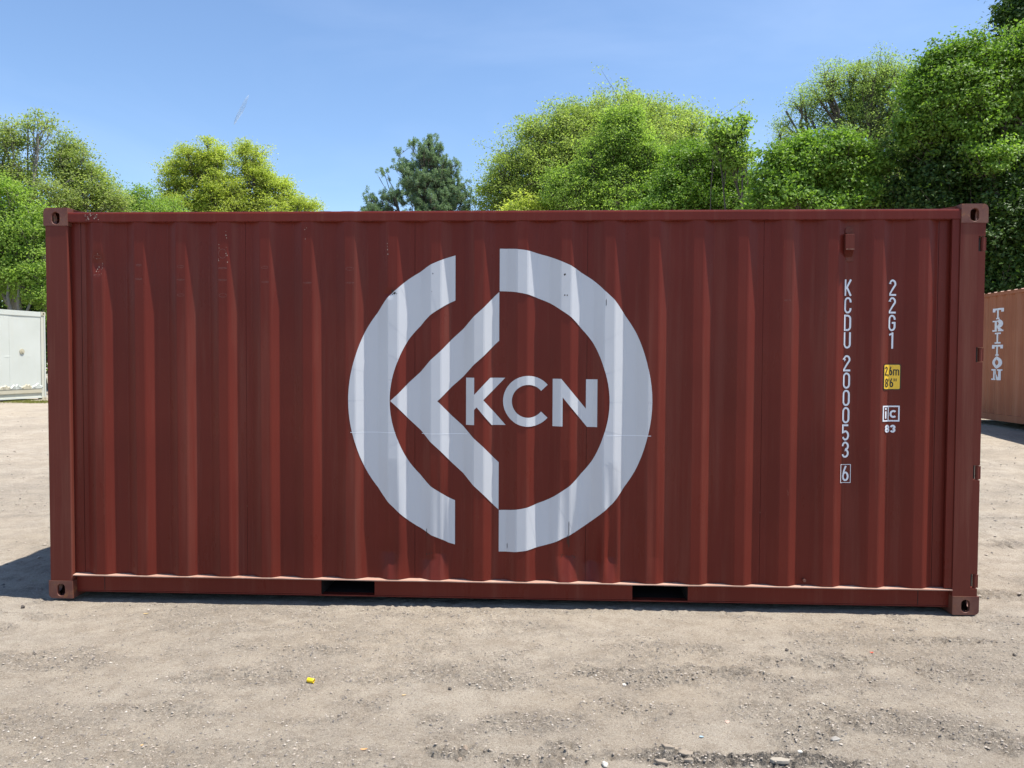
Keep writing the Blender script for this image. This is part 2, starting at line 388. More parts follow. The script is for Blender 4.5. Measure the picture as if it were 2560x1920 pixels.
# ------------------------------------------------------------------ container profile
PITCH, X0 = 0.280, 0.320         # outer flat k: X0+k*PITCH .. +0.068
OF, SL, INF = 0.068, 0.069, 0.074
YO, YI = 0.009, 0.045
NK = 20
def prof_breaks(L=6.058, n=NK, x0=X0):
    bp = [(0.150, YI), (x0 - SL, YI)]
    for k in range(n):
        a = x0 + k * PITCH
        bp += [(a, YO), (a + OF, YO), (a + OF + SL, YI), (a + PITCH - SL, YI)]
    bp = bp[:-1] + [(L - 0.15, YI)]
    return bp
BP = prof_breaks()
BX = np.array([b[0] for b in BP]); BY = np.array([b[1] for b in BP])
def chamfer(BX, BY, c=0.005):
    xs = [BX[0]]
    for i in range(1, len(BX) - 1): xs += [BX[i] - c, BX[i] + c]
    xs.append(BX[-1]); xs = np.array(xs); return xs, np.interp(xs, BX, BY)
CX, CY = chamfer(BX, BY)
DENTS = [(2.285, 0.335, 0.060, 0.036), (2.625, 0.330, 0.040, 0.032), (2.545, 0.290, 0.050, 0.030), (3.455, 0.325, 0.062, 0.038), (3.62, 0.290, 0.060, 0.040), (3.735, 0.325, 0.034, 0.034), (4.02, 0.330, 0.040, 0.010)]
def skin(x, z):
    """depth of the corrugated side at (x,z)"""
    x = np.asarray(x, float); z = np.asarray(z, float)
    y = np.interp(x, CX, CY)
    y = y + 0.0010 * vnoise(np.stack([x * 3.1, z * 1.3], -1), 5) * sstep(2.5, 2.3, z) * sstep(0.16, 0.4, z)
    for (dx, dz, rx, d) in DENTS:
        g = np.exp(-np.abs((x - dx) / rx) ** 3)
        t = np.where(z < dz, np.clip((z - 0.163) / (dz - 0.163), 0, 1), np.clip(1 - np.clip(z - dz, 0, 9) / 0.62, 0, 1))
        y = y + g * t * d
    g = np.exp(-np.abs((x - 0.36) / 0.04) ** 3 - ((z - 2.22) / 0.06) ** 2); y = y + g * 0.012
    g = np.exp(-np.abs((x - 2.29) / 0.03) ** 3 - ((z - 2.03) / 0.02) ** 2); y = y + g * 0.006
    return y
ZROWS = np.concatenate([np.arange(0.163, 0.46, 0.011), np.arange(0.46, 1.95, 0.10), np.arange(1.95, 2.36, 0.02), np.arange(2.36, 2.51, 0.06), [2.515]])

ALLX = np.array(sorted(set(np.round([c for c in CX] + [c for (dx, dz, rx, d) in DENTS for c in np.arange(dx - rx * 1.6, dx + rx * 1.6, 0.008)] + list(np.arange(0.30, 0.42, 0.01)), 4))))
def panel_mesh(name, xa, xb, mat, parent, off=0.0, fn=skin, cols=None, rows=ZROWS, extra=True):
    cols = CX if cols is None else cols
    xs = [xa] + [c for c in cols if xa < c < xb] + [xb]
    if extra:
        xs += [c for c in ALLX if xa < c < xb]
    xs = np.array(sorted(set(np.round(xs, 4)))); zs = rows
    XX, ZZ = np.meshgrid(xs, zs); YY = fn(XX, ZZ) + off
    V = np.stack([XX.ravel(), YY.ravel(), ZZ.ravel()], -1); n = len(xs)
    i, j = np.meshgrid(np.arange(n - 1), np.arange(len(zs) - 1)); a = (j * n + i).ravel()
    F = np.stack([a, a + 1, a + n + 1, a + n], -1)
    return fast_mesh(name, V, F, mat, parent)

# ------------------------------------------------------------------ corner casting with holes
def slot_pt(t, hw, hh):
    """point of a slot (stadium) hw x hh half sizes in direction t"""
    c, s = math.cos(t), math.sin(t)
    lo, hi = 0.0, 1.0
    r = min(hw, hh)
    def inside(q):
        x, y = abs(c * q), abs(s * q)
        if hh >= hw: y = max(0, y - (hh - r))
        else: x = max(0, x - (hw - r))
        return x * x + y * y <= r * r
    for _ in range(22):
        m_ = (lo + hi) / 2
        if inside(m_): lo = m_
        else: hi = m_
    return c * lo, s * lo
def rect_pt(t, x0, x1, y0, y1, rad):
    c, s = math.cos(t), math.sin(t)
    lo, hi = 0.0, 1.0
    def inside(q):
        x, y = c * q, s * q
        if not (x0 <= x <= x1 and y0 <= y <= y1): return False
        for (cx, cy, sx, sy) in ((x0, y0, -1, -1), (x1, y0, 1, -1), (x1, y1, 1, 1), (x0, y1, -1, 1)):
            r_ = rad.get((sx, sy), 0)
            if r_ > 0:
                kx, ky = cx - sx * r_, cy - sy * r_
                if (x - kx) * sx > 0 and (y - ky) * sy > 0 and (x - kx) ** 2 + (y - ky) ** 2 > r_ * r_: return False
        return True
    for _ in range(22):
        m_ = (lo + hi) / 2
        if inside(m_): lo = m_
        else: hi = m_
    return c * lo, s * lo
def casting(name, x0, y0, z0, sx, top, mat, parent, xw=0.164, yw=0.162, zh=0.118, front=True):
    """x0,y0,z0 = outer corner on front face; sx=+1 grows to +x; front face at y0 facing -y (front) or +y"""
    bm = bmesh.new()
    sy = 1 if front else -1
    th = 0.022
    def plate(fn, uc, vc, ua, ub, va, vb, hw, hh, rad):
        # plate spanning [ua,ub]x[va,vb], hole centred (uc,vc)
        angs = [2 * math.pi * i / 44 for i in range(44)]
        for cu in (ua, ub):
            for cv in (va, vb): angs.append(math.atan2(cv - vc, cu - uc) % (2 * math.pi))
        angs = sorted(set(round(q, 5) for q in angs))
        O = [rect_pt(t, ua - uc, ub - uc, va - vc, vb - vc, rad) for t in angs]
        I = [slot_pt(t, hw, hh) for t in angs]
        o_ = [bm.verts.new(fn(uc + p[0], vc + p[1], 0)) for p in O]
        i0 = [bm.verts.new(fn(uc + p[0] * 1.06, vc + p[1] * 1.06, 0)) for p in I]
        i1 = [bm.verts.new(fn(uc + p[0], vc + p[1], 0.003)) for p in I]
        i2 = [bm.verts.new(fn(uc + p[0], vc + p[1], th)) for p in I]
        n = len(angs)
        for k in range(n):
            j = (k + 1) % n
            for A, B in ((o_, i0), (i0, i1), (i1, i2)):
                try: bm.faces.new((A[k], A[j], B[j], B[k]))
                except ValueError: pass
    xa, xb = (x0, x0 + xw) if sx > 0 else (x0 - xw, x0)
    za, zb = (z0, z0 + zh)
    ya, yb = (y0, y0 + yw) if front else (y0 - yw, y0)
    xc = x0 + sx * 0.083; yc = y0 + sy * 0.08
    R_ = 0.030
    radf = {(-sx, 1 if top else -1): R_}
    # front plate
    plate(lambda u, v, d: (u, y0 + sy * d, v), xc, za + (0.050 if top else 0.056), xa, xb, za, zb, 0.026, 0.040, radf)
    # end plate
    plate(lambda u, v, d: (x0 + sx * d, u, v), yc, (za + zb) / 2, ya, yb, za + (0 if top else R_), zb - (R_ if top else 0), 0.030, 0.036, {})
    # top or bottom plate
    zz = zb if top else za; sz = -1 if top else 1
    ua, ub = (xa + (R_ if sx > 0 else 0), xb - (0 if sx > 0 else R_))
    plate(lambda u, v, d: (u, v, zz + sz * d), xc, yc, ua, ub, ya, yb, 0.030, 0.048, {})
    # rounded strip between end and top
    kx = x0 + sx * R_; kz = zz + sz * R_
    prev = None
    for i in range(7):
        t = math.pi / 2 * i / 6
        px_, pz_ = kx - sx * R_ * math.cos(t), kz - sz * R_ * math.sin(t)
        cur = (bm.verts.new((px_, ya, pz_)), bm.verts.new((px_, yb, pz_)))
        if prev: bm.faces.new((prev[0], prev[1], cur[1], cur[0]))
        prev = cur
    # remaining closed faces (inner side, back, other z)
    xi = xb if sx > 0 else xa; yk = yb if front else ya; zo = za if top else zb
    def q(*p): bm.faces.new([bm.verts.new(v) for v in p])
    q((xi, ya, za), (xi, yb, za), (xi, yb, zb), (xi, ya, zb))
    q((xa, yk, za), (xb, yk, za), (xb, yk, zb), (xa, yk, zb))
    q((xa, ya, zo), (xb, ya, zo), (xb, yb, zo), (xa, yb, zo))
    bmesh.ops.remove_doubles(bm, verts=bm.verts, dist=1e-5)
    return bm_obj(name, bm, mat, parent)

# ------------------------------------------------------------------ flat print laid on the corrugated skin
UB = np.concatenate([[0.0], np.cumsum(np.hypot(np.diff(BX), np.diff(BY) * 1.35))])
UB = BX[0] + UB * (BX[-1] - BX[0]) / UB[-1]
def to_u(x): return np.interp(x, BX, UB)
def to_x(u):
    """a film cut flat and pressed on follows the folded surface, so its drawing is squeezed on the slopes"""
    return np.interp(u, UB, BX)
def print_poly(bm, polys, fn, off, breaks, zb=None, film=False):
    if film: breaks = to_u(np.asarray(breaks))
    """polys: list of (list of (x,z)); each becomes faces laid at fn(x,z)-off"""
    for k, pts in enumerate(polys):
        b2 = bmesh.new()
        vs = [b2.verts.new((p[0], 0, p[1])) for p in pts]
        try: f = b2.faces.new(vs)
        except ValueError: b2.free(); continue
        f.normal_update()
        bmesh.ops.triangulate(b2, faces=b2.faces[:], ngon_method='EAR_CLIP')
        xa = min(p[0] for p in pts); xb = max(p[0] for p in pts)
        for bx in breaks:
            if xa < bx < xb:
                bmesh.ops.bisect_plane(b2, geom=b2.verts[:] + b2.edges[:] + b2.faces[:], plane_co=(bx, 0, 0), plane_no=(1, 0, 0), dist=1e-6)
        if zb is not None:
            za_ = min(p[1] for p in pts); zc_ = max(p[1] for p in pts)
            for z in zb:
                if za_ < z < zc_:
                    bmesh.ops.bisect_plane(b2, geom=b2.verts[:] + b2.edges[:] + b2.faces[:], plane_co=(0, 0, z), plane_no=(0, 0, 1), dist=1e-6)
        V = b2.verts[:]
        xs = np.array([v.co.x for v in V])
        if film: xs = to_x(xs)
        zs = np.array([v.co.z for v in V])
        ys = fn(xs, zs) - off - 0.00012 * (k % 5)
        m_ = {}
        for v, x, y in zip(V, xs, ys): m_[v] = bm.verts.new((float(x), float(y), v.co.z))
        for f in b2.faces:
            q = bm.faces.new([m_[v] for v in f.verts])
            q.normal_update()
            if q.normal.y > 0: q.normal_flip()
        b2.free()
def print_obj(name, polys, mat, parent, fn=skin, off=0.0015, breaks=ALLX, zb=None, film=False):
    bm = bmesh.new(); print_poly(bm, polys, fn, off, breaks, zb, film)
    bmesh.ops.recalc_face_normals(bm, faces=bm.faces)
    return bm_obj(name, bm, mat, parent)
def arc(cx, cz, rx, rz, a0, a1, n=14):
    return [(cx + rx * math.cos(math.radians(a0 + (a1 - a0) * i / n)), cz + rz * math.sin(math.radians(a0 + (a1 - a0) * i / n))) for i in range(n + 1)]
def strip(pl, t, closed=False):
    """polyline -> quads of width t with mitred joints (list of 4-point polygons)"""
    P = [np.array(p, float) for p in pl]; n = len(P); Lf = []; Rt = []
    for i in range(n):
        if closed: a = P[i] - P[i - 1]; b = P[(i + 1) % n] - P[i]
        else:
            a = P[i] - P[i - 1] if i > 0 else P[1] - P[0]
            b = P[i + 1] - P[i] if i < n - 1 else P[-1] - P[-2]
        a = a / (np.linalg.norm(a) + 1e-12); b = b / (np.linalg.norm(b) + 1e-12)
        m_ = a + b
        if np.linalg.norm(m_) < 1e-6: m_ = a
        m_ = m_ / np.linalg.norm(m_); nn = np.array([-m_[1], m_[0]])
        k = 1 / max(0.45, float(np.dot(nn, [-a[1], a[0]])))
        Lf.append(P[i] + nn * t / 2 * k); Rt.append(P[i] - nn * t / 2 * k)
    out = []
    for i in range(n if closed else n - 1):
        j = (i + 1) % n; out.append([tuple(Lf[i]), tuple(Lf[j]), tuple(Rt[j]), tuple(Rt[i])])
    return out
def glyph(ch, x, z, w, h, t):
    """stroke glyph in the box x..x+w, z..z+h; returns list of stroke groups"""
    a = t / 2; x0, x1, z0, z1 = x + a, x + w - a, z + a, z + h - a
    rw = (x1 - x0) / 2; cx = (x0 + x1) / 2; r = min(rw * 1.25, (z1 - z0) * 0.26); S = []
    def s(pl, c=False): S.append(strip(pl, t, c))
    if ch == '0': s(arc(cx, z1 - r, rw, r, 0, 180) + arc(cx, z0 + r, rw, r, 180, 360), True)
    elif ch == 'O': s(arc(cx, z1 - r, rw, r, 0, 180) + arc(cx, z0 + r, rw, r, 180, 360), True)
    elif ch == 'C': s([(x1, z1 - r - h * 0.05)] + arc(cx, z1 - r, rw, r, 0, 180) + arc(cx, z0 + r, rw, r, 180, 360) + [(x1, z0 + r + h * 0.05)])
    elif ch == 'G':
        s([(x1, z1 - r - h * 0.03)] + arc(cx, z1 - r, rw, r, 0, 180) + arc(cx, z0 + r, rw, r, 180, 360) + [(x1, z0 + h * 0.45), (cx, z0 + h * 0.45)])
    elif ch == 'D': s([(x0, z0), (x0, z1)] + arc(cx, z1 - r, rw, r, 90, 0) + arc(cx, z0 + r, rw, r, 0, -90), True)
    elif ch == 'U': s([(x0, z1 + a)] + arc(cx, z0 + r, rw, r, 180, 360) + [(x1, z1 + a)])
    elif ch == 'K':
        s([(x0, z - 0.0), (x0, z + h)]); s([(x1, z + h), (x0 + a, z + h * 0.42)]); s([(x0 + rw * 0.55, z + h * 0.55), (x1, z)])
    elif ch == '1': s([(cx + a, z), (cx + a, z + h)]); s([(cx, z1 - a * 0.6), (x0, z1 - h * 0.10)])
    elif ch == '2': s([(x0, z1 - r)] + arc(cx, z1 - r, rw, r, 180, -20) + [(x0, z0 + t * 0.6), (x0, z0), (x1 + a, z0)])
    elif ch == '3':
        q = (z1 - z0) / 4
        s([(x0, z1 - q)] + arc(cx, z1 - q, rw, q, 165, -90)[1:] + arc(cx, z0 + q, rw, q, 90, -165))
    elif ch == '5':
        q = (z1 - z0) * 0.29
        s([(x1, z1), (x0, z1), (x0, z0 + q * 1.75)] + arc(cx, z0 + q, rw, q, 125, -160))
    elif ch == '6':
        q = (z1 - z0) * 0.29
        s(arc(cx, z0 + q, rw, q, 0, 360, 20)[:-1], True); s([(x0 + t * 0.1, z0 + q * 1.3), (x0 + rw * 0.4, z0 + h * 0.62), (x0 + rw * 1.2, z1 + a)])
    elif ch == '8':
        q = (z1 - z0) / 4
        s(arc(cx, z1 - q, rw * 0.92, q, 0, 360, 20)[:-1], True); s(arc(cx, z0 + q, rw, q, 0, 360, 20)[:-1], True)
    elif ch == 'm':
        k = (x1 - x0) / 2; ht = z + h * 0.70
        s([(x0, z), (x0, ht)]); s(arc(x0 + k / 2, ht - k / 2 - a, k / 2, k / 2, 180, 0) + [(x0 + k, z)]); s(arc(x0 + 1.5 * k, ht - k / 2 - a, k / 2, k / 2, 180, 0) + [(x1, z)])
    elif ch == ',': s([(cx, z + t), (cx - t * 0.5, z - t)])
    elif ch == "'": s([(cx, z + h), (cx, z + h * 0.68)])
    elif ch == '"': s([(cx - t, z + h), (cx - t, z + h * 0.68)]); s([(cx + t, z + h), (cx + t, z + h * 0.68)])
    elif ch == 'i': s([(cx, z), (cx, z + h * 0.68)]); s([(cx, z + h * 0.80), (cx, z + h)])
    elif ch == 'c': q = (z1 - z0) / 2; s(arc(cx, z0 + q, rw, q, 45, 315, 18))
    return S
def glyph_obj(name, chars, mat, parent, fn=skin, off=0.0015, breaks=CX):
    """chars: list of (ch,x,z,w,h,t)"""
    bm = bmesh.new()
    for c in chars:
        for k, g in enumerate(glyph(*c)): print_poly(bm, g, fn, off + 0.0003 * k, breaks)
    bmesh.ops.recalc_face_normals(bm, faces=bm.faces)
    return bm_obj(name, bm, mat, parent)

# ------------------------------------------------------------------ the red container
LEN, WID, HGT = 6.058, 2.438, 2.591
red = empty('shipping_container', (0, 0, 0))
tag(red, 'long maroon red corrugated shipping container with big white circle logo in the foreground', 'shipping container')
# castings
for sx, xx in ((1, 0.0), (-1, LEN)):
    for top, zz in ((False, 0.0), (True, HGT - 0.118)):
        for front, yy in ((True, 0.0), (False, WID)):
            casting('corner_casting', xx, yy, zz, sx, top, CASTM, red, front=front)
# left (front-end) posts: a folded plate with the inner return visible
for yy, s in ((0.0, 1), (WID, -1)):
    pts = [(0.010, yy + s * 0.004), (0.155, yy + s * 0.004), (0.161, yy + s * 0.012), (0.158, yy + s * 0.052), (0.150, yy + s * 0.060), (0.010, yy + s * 0.060)]
    prism('corner_post', pts, 2, 0.1182, HGT - 0.1182, MAROON_WORN, red, 0.002)
# right (door-end) front post with hinge notches
def door_post(yy, s):
    bm = bmesh.new()
    y_a, y_b = sorted((yy + s * 0.004, yy + s * 0.150))
    ZH = [2.343, 1.650, 0.905, 0.213]; hh = 0.047
    add_box(bm, (5.893, y_a, 0.1182), (6.004, y_b, HGT - 0.1182))
    z = 0.1182
    for zc in sorted(ZH) + [None]:
        ze = (zc - hh) if zc else HGT - 0.1182
        add_box(bm, (6.0035, y_a, z), (6.046, y_b, ze)); z = (zc + hh) if zc else z
    o = bm_obj('corner_post', bm, MAROON_WORN, red, 0.0025, 2)
    # flange that returns towards the side panel
    y_c, y_d = sorted((yy + s * 0.012, yy + s * 0.030))
    bm = bmesh.new(); add_box(bm, (5.846, y_c, 0.166), (5.8925, y_d, 2.4985)); bm_obj('post_flange', bm, MAROON, o, 0.003, 2)
    for zc in ZH:
        bm = bmesh.new(); yc = yy + s * 0.020
        cyl(bm, (6.036, yc, zc - hh + 0.003), (6.036, yc, zc + hh - 0.003), 0.0115, n=14)
        add_box(bm, (6.038, yc - 0.006, zc - hh + 0.006), (6.056, yc + 0.008, zc + hh - 0.006))
        bm_obj('hinge', bm, MAROON_WORN, red)
        y_e, y_f = sorted((yy + s * 0.060, yy + s * 0.148))
        box('hinge_gap_shade', (6.0045, y_e, zc - hh), (6.044, y_f, zc + hh), DARK, o, 0)  # added dark block, stands for the shade inside the hinge notch
    return o
door_post(0.0, 1); door_post(WID, -1)
# top side rails
for yy, s in ((0.0, 1), (WID, -1)):
    pts = [(yy + s * 0.003, 2.499), (yy + s * 0.003, 2.548), (yy + s * 0.006, 2.558), (yy + s * 0.012, 2.561), (yy + s * 0.062, 2.561), (yy + s * 0.062, 2.499)]
    rail = prism('top_rail', pts, 0, 0.1645, LEN - 0.1645, MAROON, red)
    # weld bead under the rail, irregular
    bm = bmesh.new(); prev = None; rr = random.Random(3)
    xs = np.arange(0.18, 5.84, 0.012)
    for x in xs:
        rz_ = 0.0016 + 0.0022 * rr.random(); yb_ = yy + s * (0.0065 + 0.0015 * rr.random())
        ring = [bm.verts.new((x, yb_ + s * rz_ * math.cos(t), 2.4975 + rz_ * math.sin(t))) for t in (0, 1.57, 3.14, 4.71)]
        if prev:
            for k in range(4): bm.faces.new((prev[k], prev[(k + 1) % 4], ring[(k + 1) % 4], ring[k]))
        prev = ring
    bmesh.ops.recalc_face_normals(bm, faces=bm.faces)
    bm_obj('weld_bead', bm, MAROON, rail)
# side panels between lap seams
SEAMS = [0.150, 0.224, 1.333, 2.453, 3.573, 4.693, 5.781, 5.862]
for i in range(len(SEAMS) - 1):
    panel_mesh('side_panel', SEAMS[i] + (0.0008 if i else 0), SEAMS[i + 1] - 0.0012, MAROON, red, off=0.0 if i % 2 == 0 else 0.0012)
panel_mesh('side_panel', 0.15, 5.862, MAROON, red, fn=lambda x, z: WID - np.interp(x, CX, CY), rows=np.array([0.163, 2.515]), extra=False)
# a dark backing strip behind each open seam
for sx_ in SEAMS[1:-1]:
    box('seam_backing', (sx_ - 0.012, 0.0925, 0.17), (sx_ + 0.012, 0.0935, 2.50), DARK, red, 0)
# bottom side rails with fork pockets
POCK = [(1.827, 2.184), (3.879, 4.238)]
def bottom_rail(yy, s):
    segs = [(0.1645, 1.827), (2.184, 3.879), (4.238, LEN - 0.1645)]
    for k, (a_, b_) in enumerate(segs):
        pts = [(yy + s * 0.048, 0.0445), (yy + s * 0.048, 0.1525), (yy + s * 0.053, 0.1525), (yy + s * 0.053, 0.0445)]
        web = prism('bottom_rail', pts, 0, a_, b_, MAROON, red)
        if s > 0 and k != 1:
            sm = 0.355 if k == 0 else 5.70
            box('seam', (sm - 0.0015, yy + 0.0462, 0.046), (sm + 0.0015, yy + 0.0478, 0.152), DARK, web, 0)
    # top flange runs the whole length, its lip a little wavy from knocks
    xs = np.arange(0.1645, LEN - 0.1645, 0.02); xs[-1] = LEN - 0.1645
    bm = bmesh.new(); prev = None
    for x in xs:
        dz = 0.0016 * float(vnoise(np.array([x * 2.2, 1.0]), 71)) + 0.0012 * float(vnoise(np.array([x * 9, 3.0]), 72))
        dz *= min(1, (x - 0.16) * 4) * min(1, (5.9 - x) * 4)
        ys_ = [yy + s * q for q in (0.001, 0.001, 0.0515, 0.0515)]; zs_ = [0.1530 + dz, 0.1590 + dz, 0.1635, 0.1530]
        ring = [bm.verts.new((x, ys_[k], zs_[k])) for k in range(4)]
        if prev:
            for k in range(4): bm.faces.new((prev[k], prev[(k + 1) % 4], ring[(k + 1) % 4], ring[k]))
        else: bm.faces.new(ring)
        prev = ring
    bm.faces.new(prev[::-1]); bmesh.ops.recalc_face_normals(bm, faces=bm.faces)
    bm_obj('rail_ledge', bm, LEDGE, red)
    pts = [(yy + s * 0.0475, 0.034), (yy + s * 0.0475, 0.0425), (yy + s * 0.11, 0.0425), (yy + s * 0.11, 0.036)]
    prism('rail_flange', pts, 0, 0.1645, LEN - 0.1645, MAROON, red, 0.0015)
bottom_rail(0.0, 1); bottom_rail(WID, -1)
for a_, b_ in POCK:
    bm = bmesh.new()
    add_box(bm, (a_ - 0.006, 0.056, 0.0432), (a_ - 0.0005, WID - 0.056, 0.1515)); add_box(bm, (b_ + 0.0005, 0.056, 0.0432), (b_ + 0.006, WID - 0.056, 0.1515))
    add_box(bm, (a_ - 0.006, 0.056, 0.1517), (b_ + 0.006, WID - 0.056, 0.1525))
    add_box(bm, (a_, 1.2, 0.0432), (b_, 1.21, 0.1515)); add_box(bm, (a_, 0.115, 0.037), (b_, 0.45, 0.0415))
    bm_obj('forklift_pocket', bm, DARK, red)
# floor and cross members
box('floor', (0.06, 0.06, 0.1535), (LEN - 0.06, WID - 0.06, 0.162), DARK, red, 0)
for k in range(18):
    xx = 0.45 + k * 0.305
    if any(a_ - 0.07 < xx < b_ + 0.07 for a_, b_ in POCK): continue
    box('cross_member', (xx, 0.06, 0.046), (xx + 0.045, WID - 0.06, 0.1525), DARK, red, 0)
# roof
bm = bmesh.new(); prev = None
xs = []; zs = []
x = 0.20
while x < LEN - 0.20:
    xs += [x, x + 0.055, x + 0.075, x + 0.125]; zs += [2.5660, 2.5660, 2.5560, 2.5560]; x += 0.209 / 1.4
for x, z in zip(xs, zs):
    cur = [bm.verts.new((x, 0.02, 2.5625 if z < 2.56 else 2.5640)), bm.verts.new((x, 0.075, z)), bm.verts.new((x, WID / 2, z + 0.004)), bm.verts.new((x, WID - 0.075, z)), bm.verts.new((x, WID - 0.02, 2.5625))]
    if prev:
        for k in range(4): bm.faces.new((prev[k], cur[k], cur[k + 1], prev[k + 1]))
    prev = cur
bmesh.ops.recalc_face_normals(bm, faces=bm.faces)
bm_obj('roof', bm, ROOFM, red)
# end headers with sloping top plates
prism('end_header', [(0.03, 2.480), (0.03, 2.583), (0.135, 2.586), (0.290, 2.568), (0.290, 2.5625), (0.10, 2.5625), (0.10, 2.480)], 1, 0.1625, WID - 0.1625, ROOFM, red)
prism('end_header', [(6.035, 2.490), (6.035, 2.583), (5.915, 2.586), (5.740, 2.568), (5.740, 2.5625), (5.96, 2.5625), (5.96, 2.490)], 1, 0.1625, WID - 0.1625, ROOFM, red)
prism('roof_gusset', [(0.1640, 2.5615), (0.1640, 2.588), (0.285, 2.565), (0.285, 2.5615)], 1, 0.064, 0.1620, ROOFM, red)
prism('roof_gusset', [(5.894, 2.5615), (5.894, 2.588), (5.745, 2.565), (5.745, 2.5615)], 1, 0.064, 0.1620, ROOFM, red)
box('end_sill', (0.012, 0.1625, 0.02), (0.10, WID - 0.1625, 0.16), MAROON, red)
box('door_sill', (5.98, 0.1625, 0.02), (6.05, WID - 0.1625, 0.155), MAROON, red)
# front end wall, corrugated
bm = bmesh.new(); prev = None; y = 0.061; k = 0
seq = [(0.0, 0.110), (0.045, 0), (0.104, 0.110), (0.018, 0)]
pts = []; y = 0.061; st = 0
while y < WID - 0.061:
    pts.append((y, 0.030 if st in (0, 1) else 0.075)); y += (0.11, 0.018, 0.104, 0.018)[st]; st = (st + 1) % 4
pts.append((WID - 0.061, pts[-1][1]))
for (y, x) in pts:
    cur = (bm.verts.new((x, y, 0.1605)), bm.verts.new((x, y, 2.4795)))
    if prev: bm.faces.new((prev[0], prev[1], cur[1], cur[0]))
    prev = cur
bm_obj('end_wall', bm, MAROON, red)
# doors with locking bars
for k, (ya, yb) in enumerate(((0.152, 1.2165), (1.2215, WID - 0.152))):
    d = box('door', (5.995, ya, 0.158), (6.032, yb, 2.487), MAROON, red, 0.004)
    for q in (0.28, 0.78):
        yy = ya + (yb - ya) * q
        bm = bmesh.new(); cyl(bm, (6.052, yy, 0.06), (6.052, yy, 2.55), 0.016, n=12); bar = bm_obj('locking_bar', bm, CASTM, d)
        bm = bmesh.new(); cyl(bm, (6.070, yy, 0.95 + 0.1 * q), (6.070, yy + (0.32 if q < 0.5 else -0.32), 0.95 + 0.1 * q), 0.011, n=8); bm_obj('handle', bm, CASTM, d)
# ventilator box
VX0, VX1 = 5.171, 5.249
bm = bmesh.new(); add_box(bm, (VX0, YI - 0.007, 2.238), (VX1, YI + 0.004, 2.455)); vent = bm_obj('vent_cover', bm, MAROON_WORN, red, 0.0015, 1)
prism('vent_box', [(YI - 0.0072, 2.410), (0.004, 2.405), (0.003, 2.315), (YI - 0.0072, 2.268)], 0, VX0 + 0.016, VX1 - 0.006, MAROON_WORN, vent, 0.0015)
bm = bmesh.new()
for i in range(7): 
    xx = VX0 + 0.020 + i * 0.0075
    extrude_poly(bm, [(0.0005, 2.312), (YI - 0.010, 2.266), (YI - 0.012, 2.264), (-0.0015, 2.309)], 0, xx, xx + 0.003)
bm_obj('vent_grille', bm, MAROON, vent)
for rx_, rz_ in ((5.190, 2.437), (5.232, 2.437), (5.210, 2.252)):
    bm = bmesh.new(); cyl(bm, (rx_, YI - 0.011, rz_), (rx_, YI - 0.006, rz_), 0.0045, n=8); bm_obj('rivet', bm, CASTM, vent)
bm = bmesh.new(); cyl(bm, (5.211, YI - 0.016, 2.428), (5.211, YI - 0.006, 2.428), 0.018, n=16); bm_obj('vent_boss', bm, MAROON_WORN, vent, 0.003, 1)
# small bolt head low on the side
bm = bmesh.new(); cyl(bm, (4.975, 0.020, 0.196), (4.975, YI, 0.196), 0.010, n=8); bm_obj('bolt', bm, CASTM, red)

# --- logo: ring in two arcs, chevron, letters
LX, LZ, RO, RI = 3.008, 1.336, 0.987, 0.713
AR = []
N = 60
a_top = 90.0
ang = [90 - 180 * i / N for i in range(N + 1)]
for i in range(N):
    a0, a1 = math.radians(ang[i]), math.radians(ang[i + 1])
    AR.append([(LX + RO * math.cos(a0), LZ + RO * math.sin(a0)), (LX + RO * math.cos(a1), LZ + RO * math.sin(a1)), (LX + RI * math.cos(a1), LZ + RI * math.sin(a1)), (LX + RI * math.cos(a0), LZ + RI * math.sin(a0))])
DZ = ZROWS
print_obj('logo_arc', AR, VINYL, red, off=0.0016, zb=DZ, film=True)
AL = []
cut = 2.720 - LX
ao0 = math.degrees(math.acos(cut / RO)); ai0 = math.degrees(math.acos(cut / RI))
for i in range(N):
    f0, f1 = i / N, (i + 1) / N
    o0 = math.radians(ao0 + (360 - 2 * ao0) * f0); o1 = math.radians(ao0 + (360 - 2 * ao0) * f1)
    i0 = math.radians(ai0 + (360 - 2 * ai0) * f0); i1 = math.radians(ai0 + (360 - 2 * ai0) * f1)
    AL.append([(LX + RO * math.cos(o0), LZ + RO * math.sin(o0)), (LX + RO * math.cos(o1), LZ + RO * math.sin(o1)), (LX + RI * math.cos(i1), LZ + RI * math.sin(i1)), (LX + RI * math.cos(i0), LZ + RI * math.sin(i0))])
print_obj('logo_arc', AL, VINYL, red, off=0.0016, zb=DZ, film=True)
print_obj('logo_chevron', [[(2.298, 1.334), (3.006, 2.044), (3.006, 1.728), (2.604, 1.334), (3.006, 0.937), (3.006, 0.626)]], VINYL, red, off=0.0016, zb=DZ, film=True)
def kc(pts): return [(2.790 + (a - 650) * 0.001372, 1.488 - (b - 724) * 0.001372) for a, b in pts]
print_obj('logo_letter', [kc([(650, 724), (690, 724), (690, 805), (765, 724), (835, 724), (733, 830), (838, 948), (772, 948), (702, 864), (690, 876), (690, 948), (650, 948)])], VINYL, red)
print_obj('logo_letter', strip(arc(3.195, 1.337, 0.1355, 0.1355, 40, 320, 40), 0.058), VINYL, red)
print_obj('logo_letter', [kc([(1060, 951), (1060, 727), (1100, 727), (1217, 868), (1217, 729), (1270, 729), (1270, 954), (1223, 954), (1107, 814), (1107, 951)])], VINYL, red)
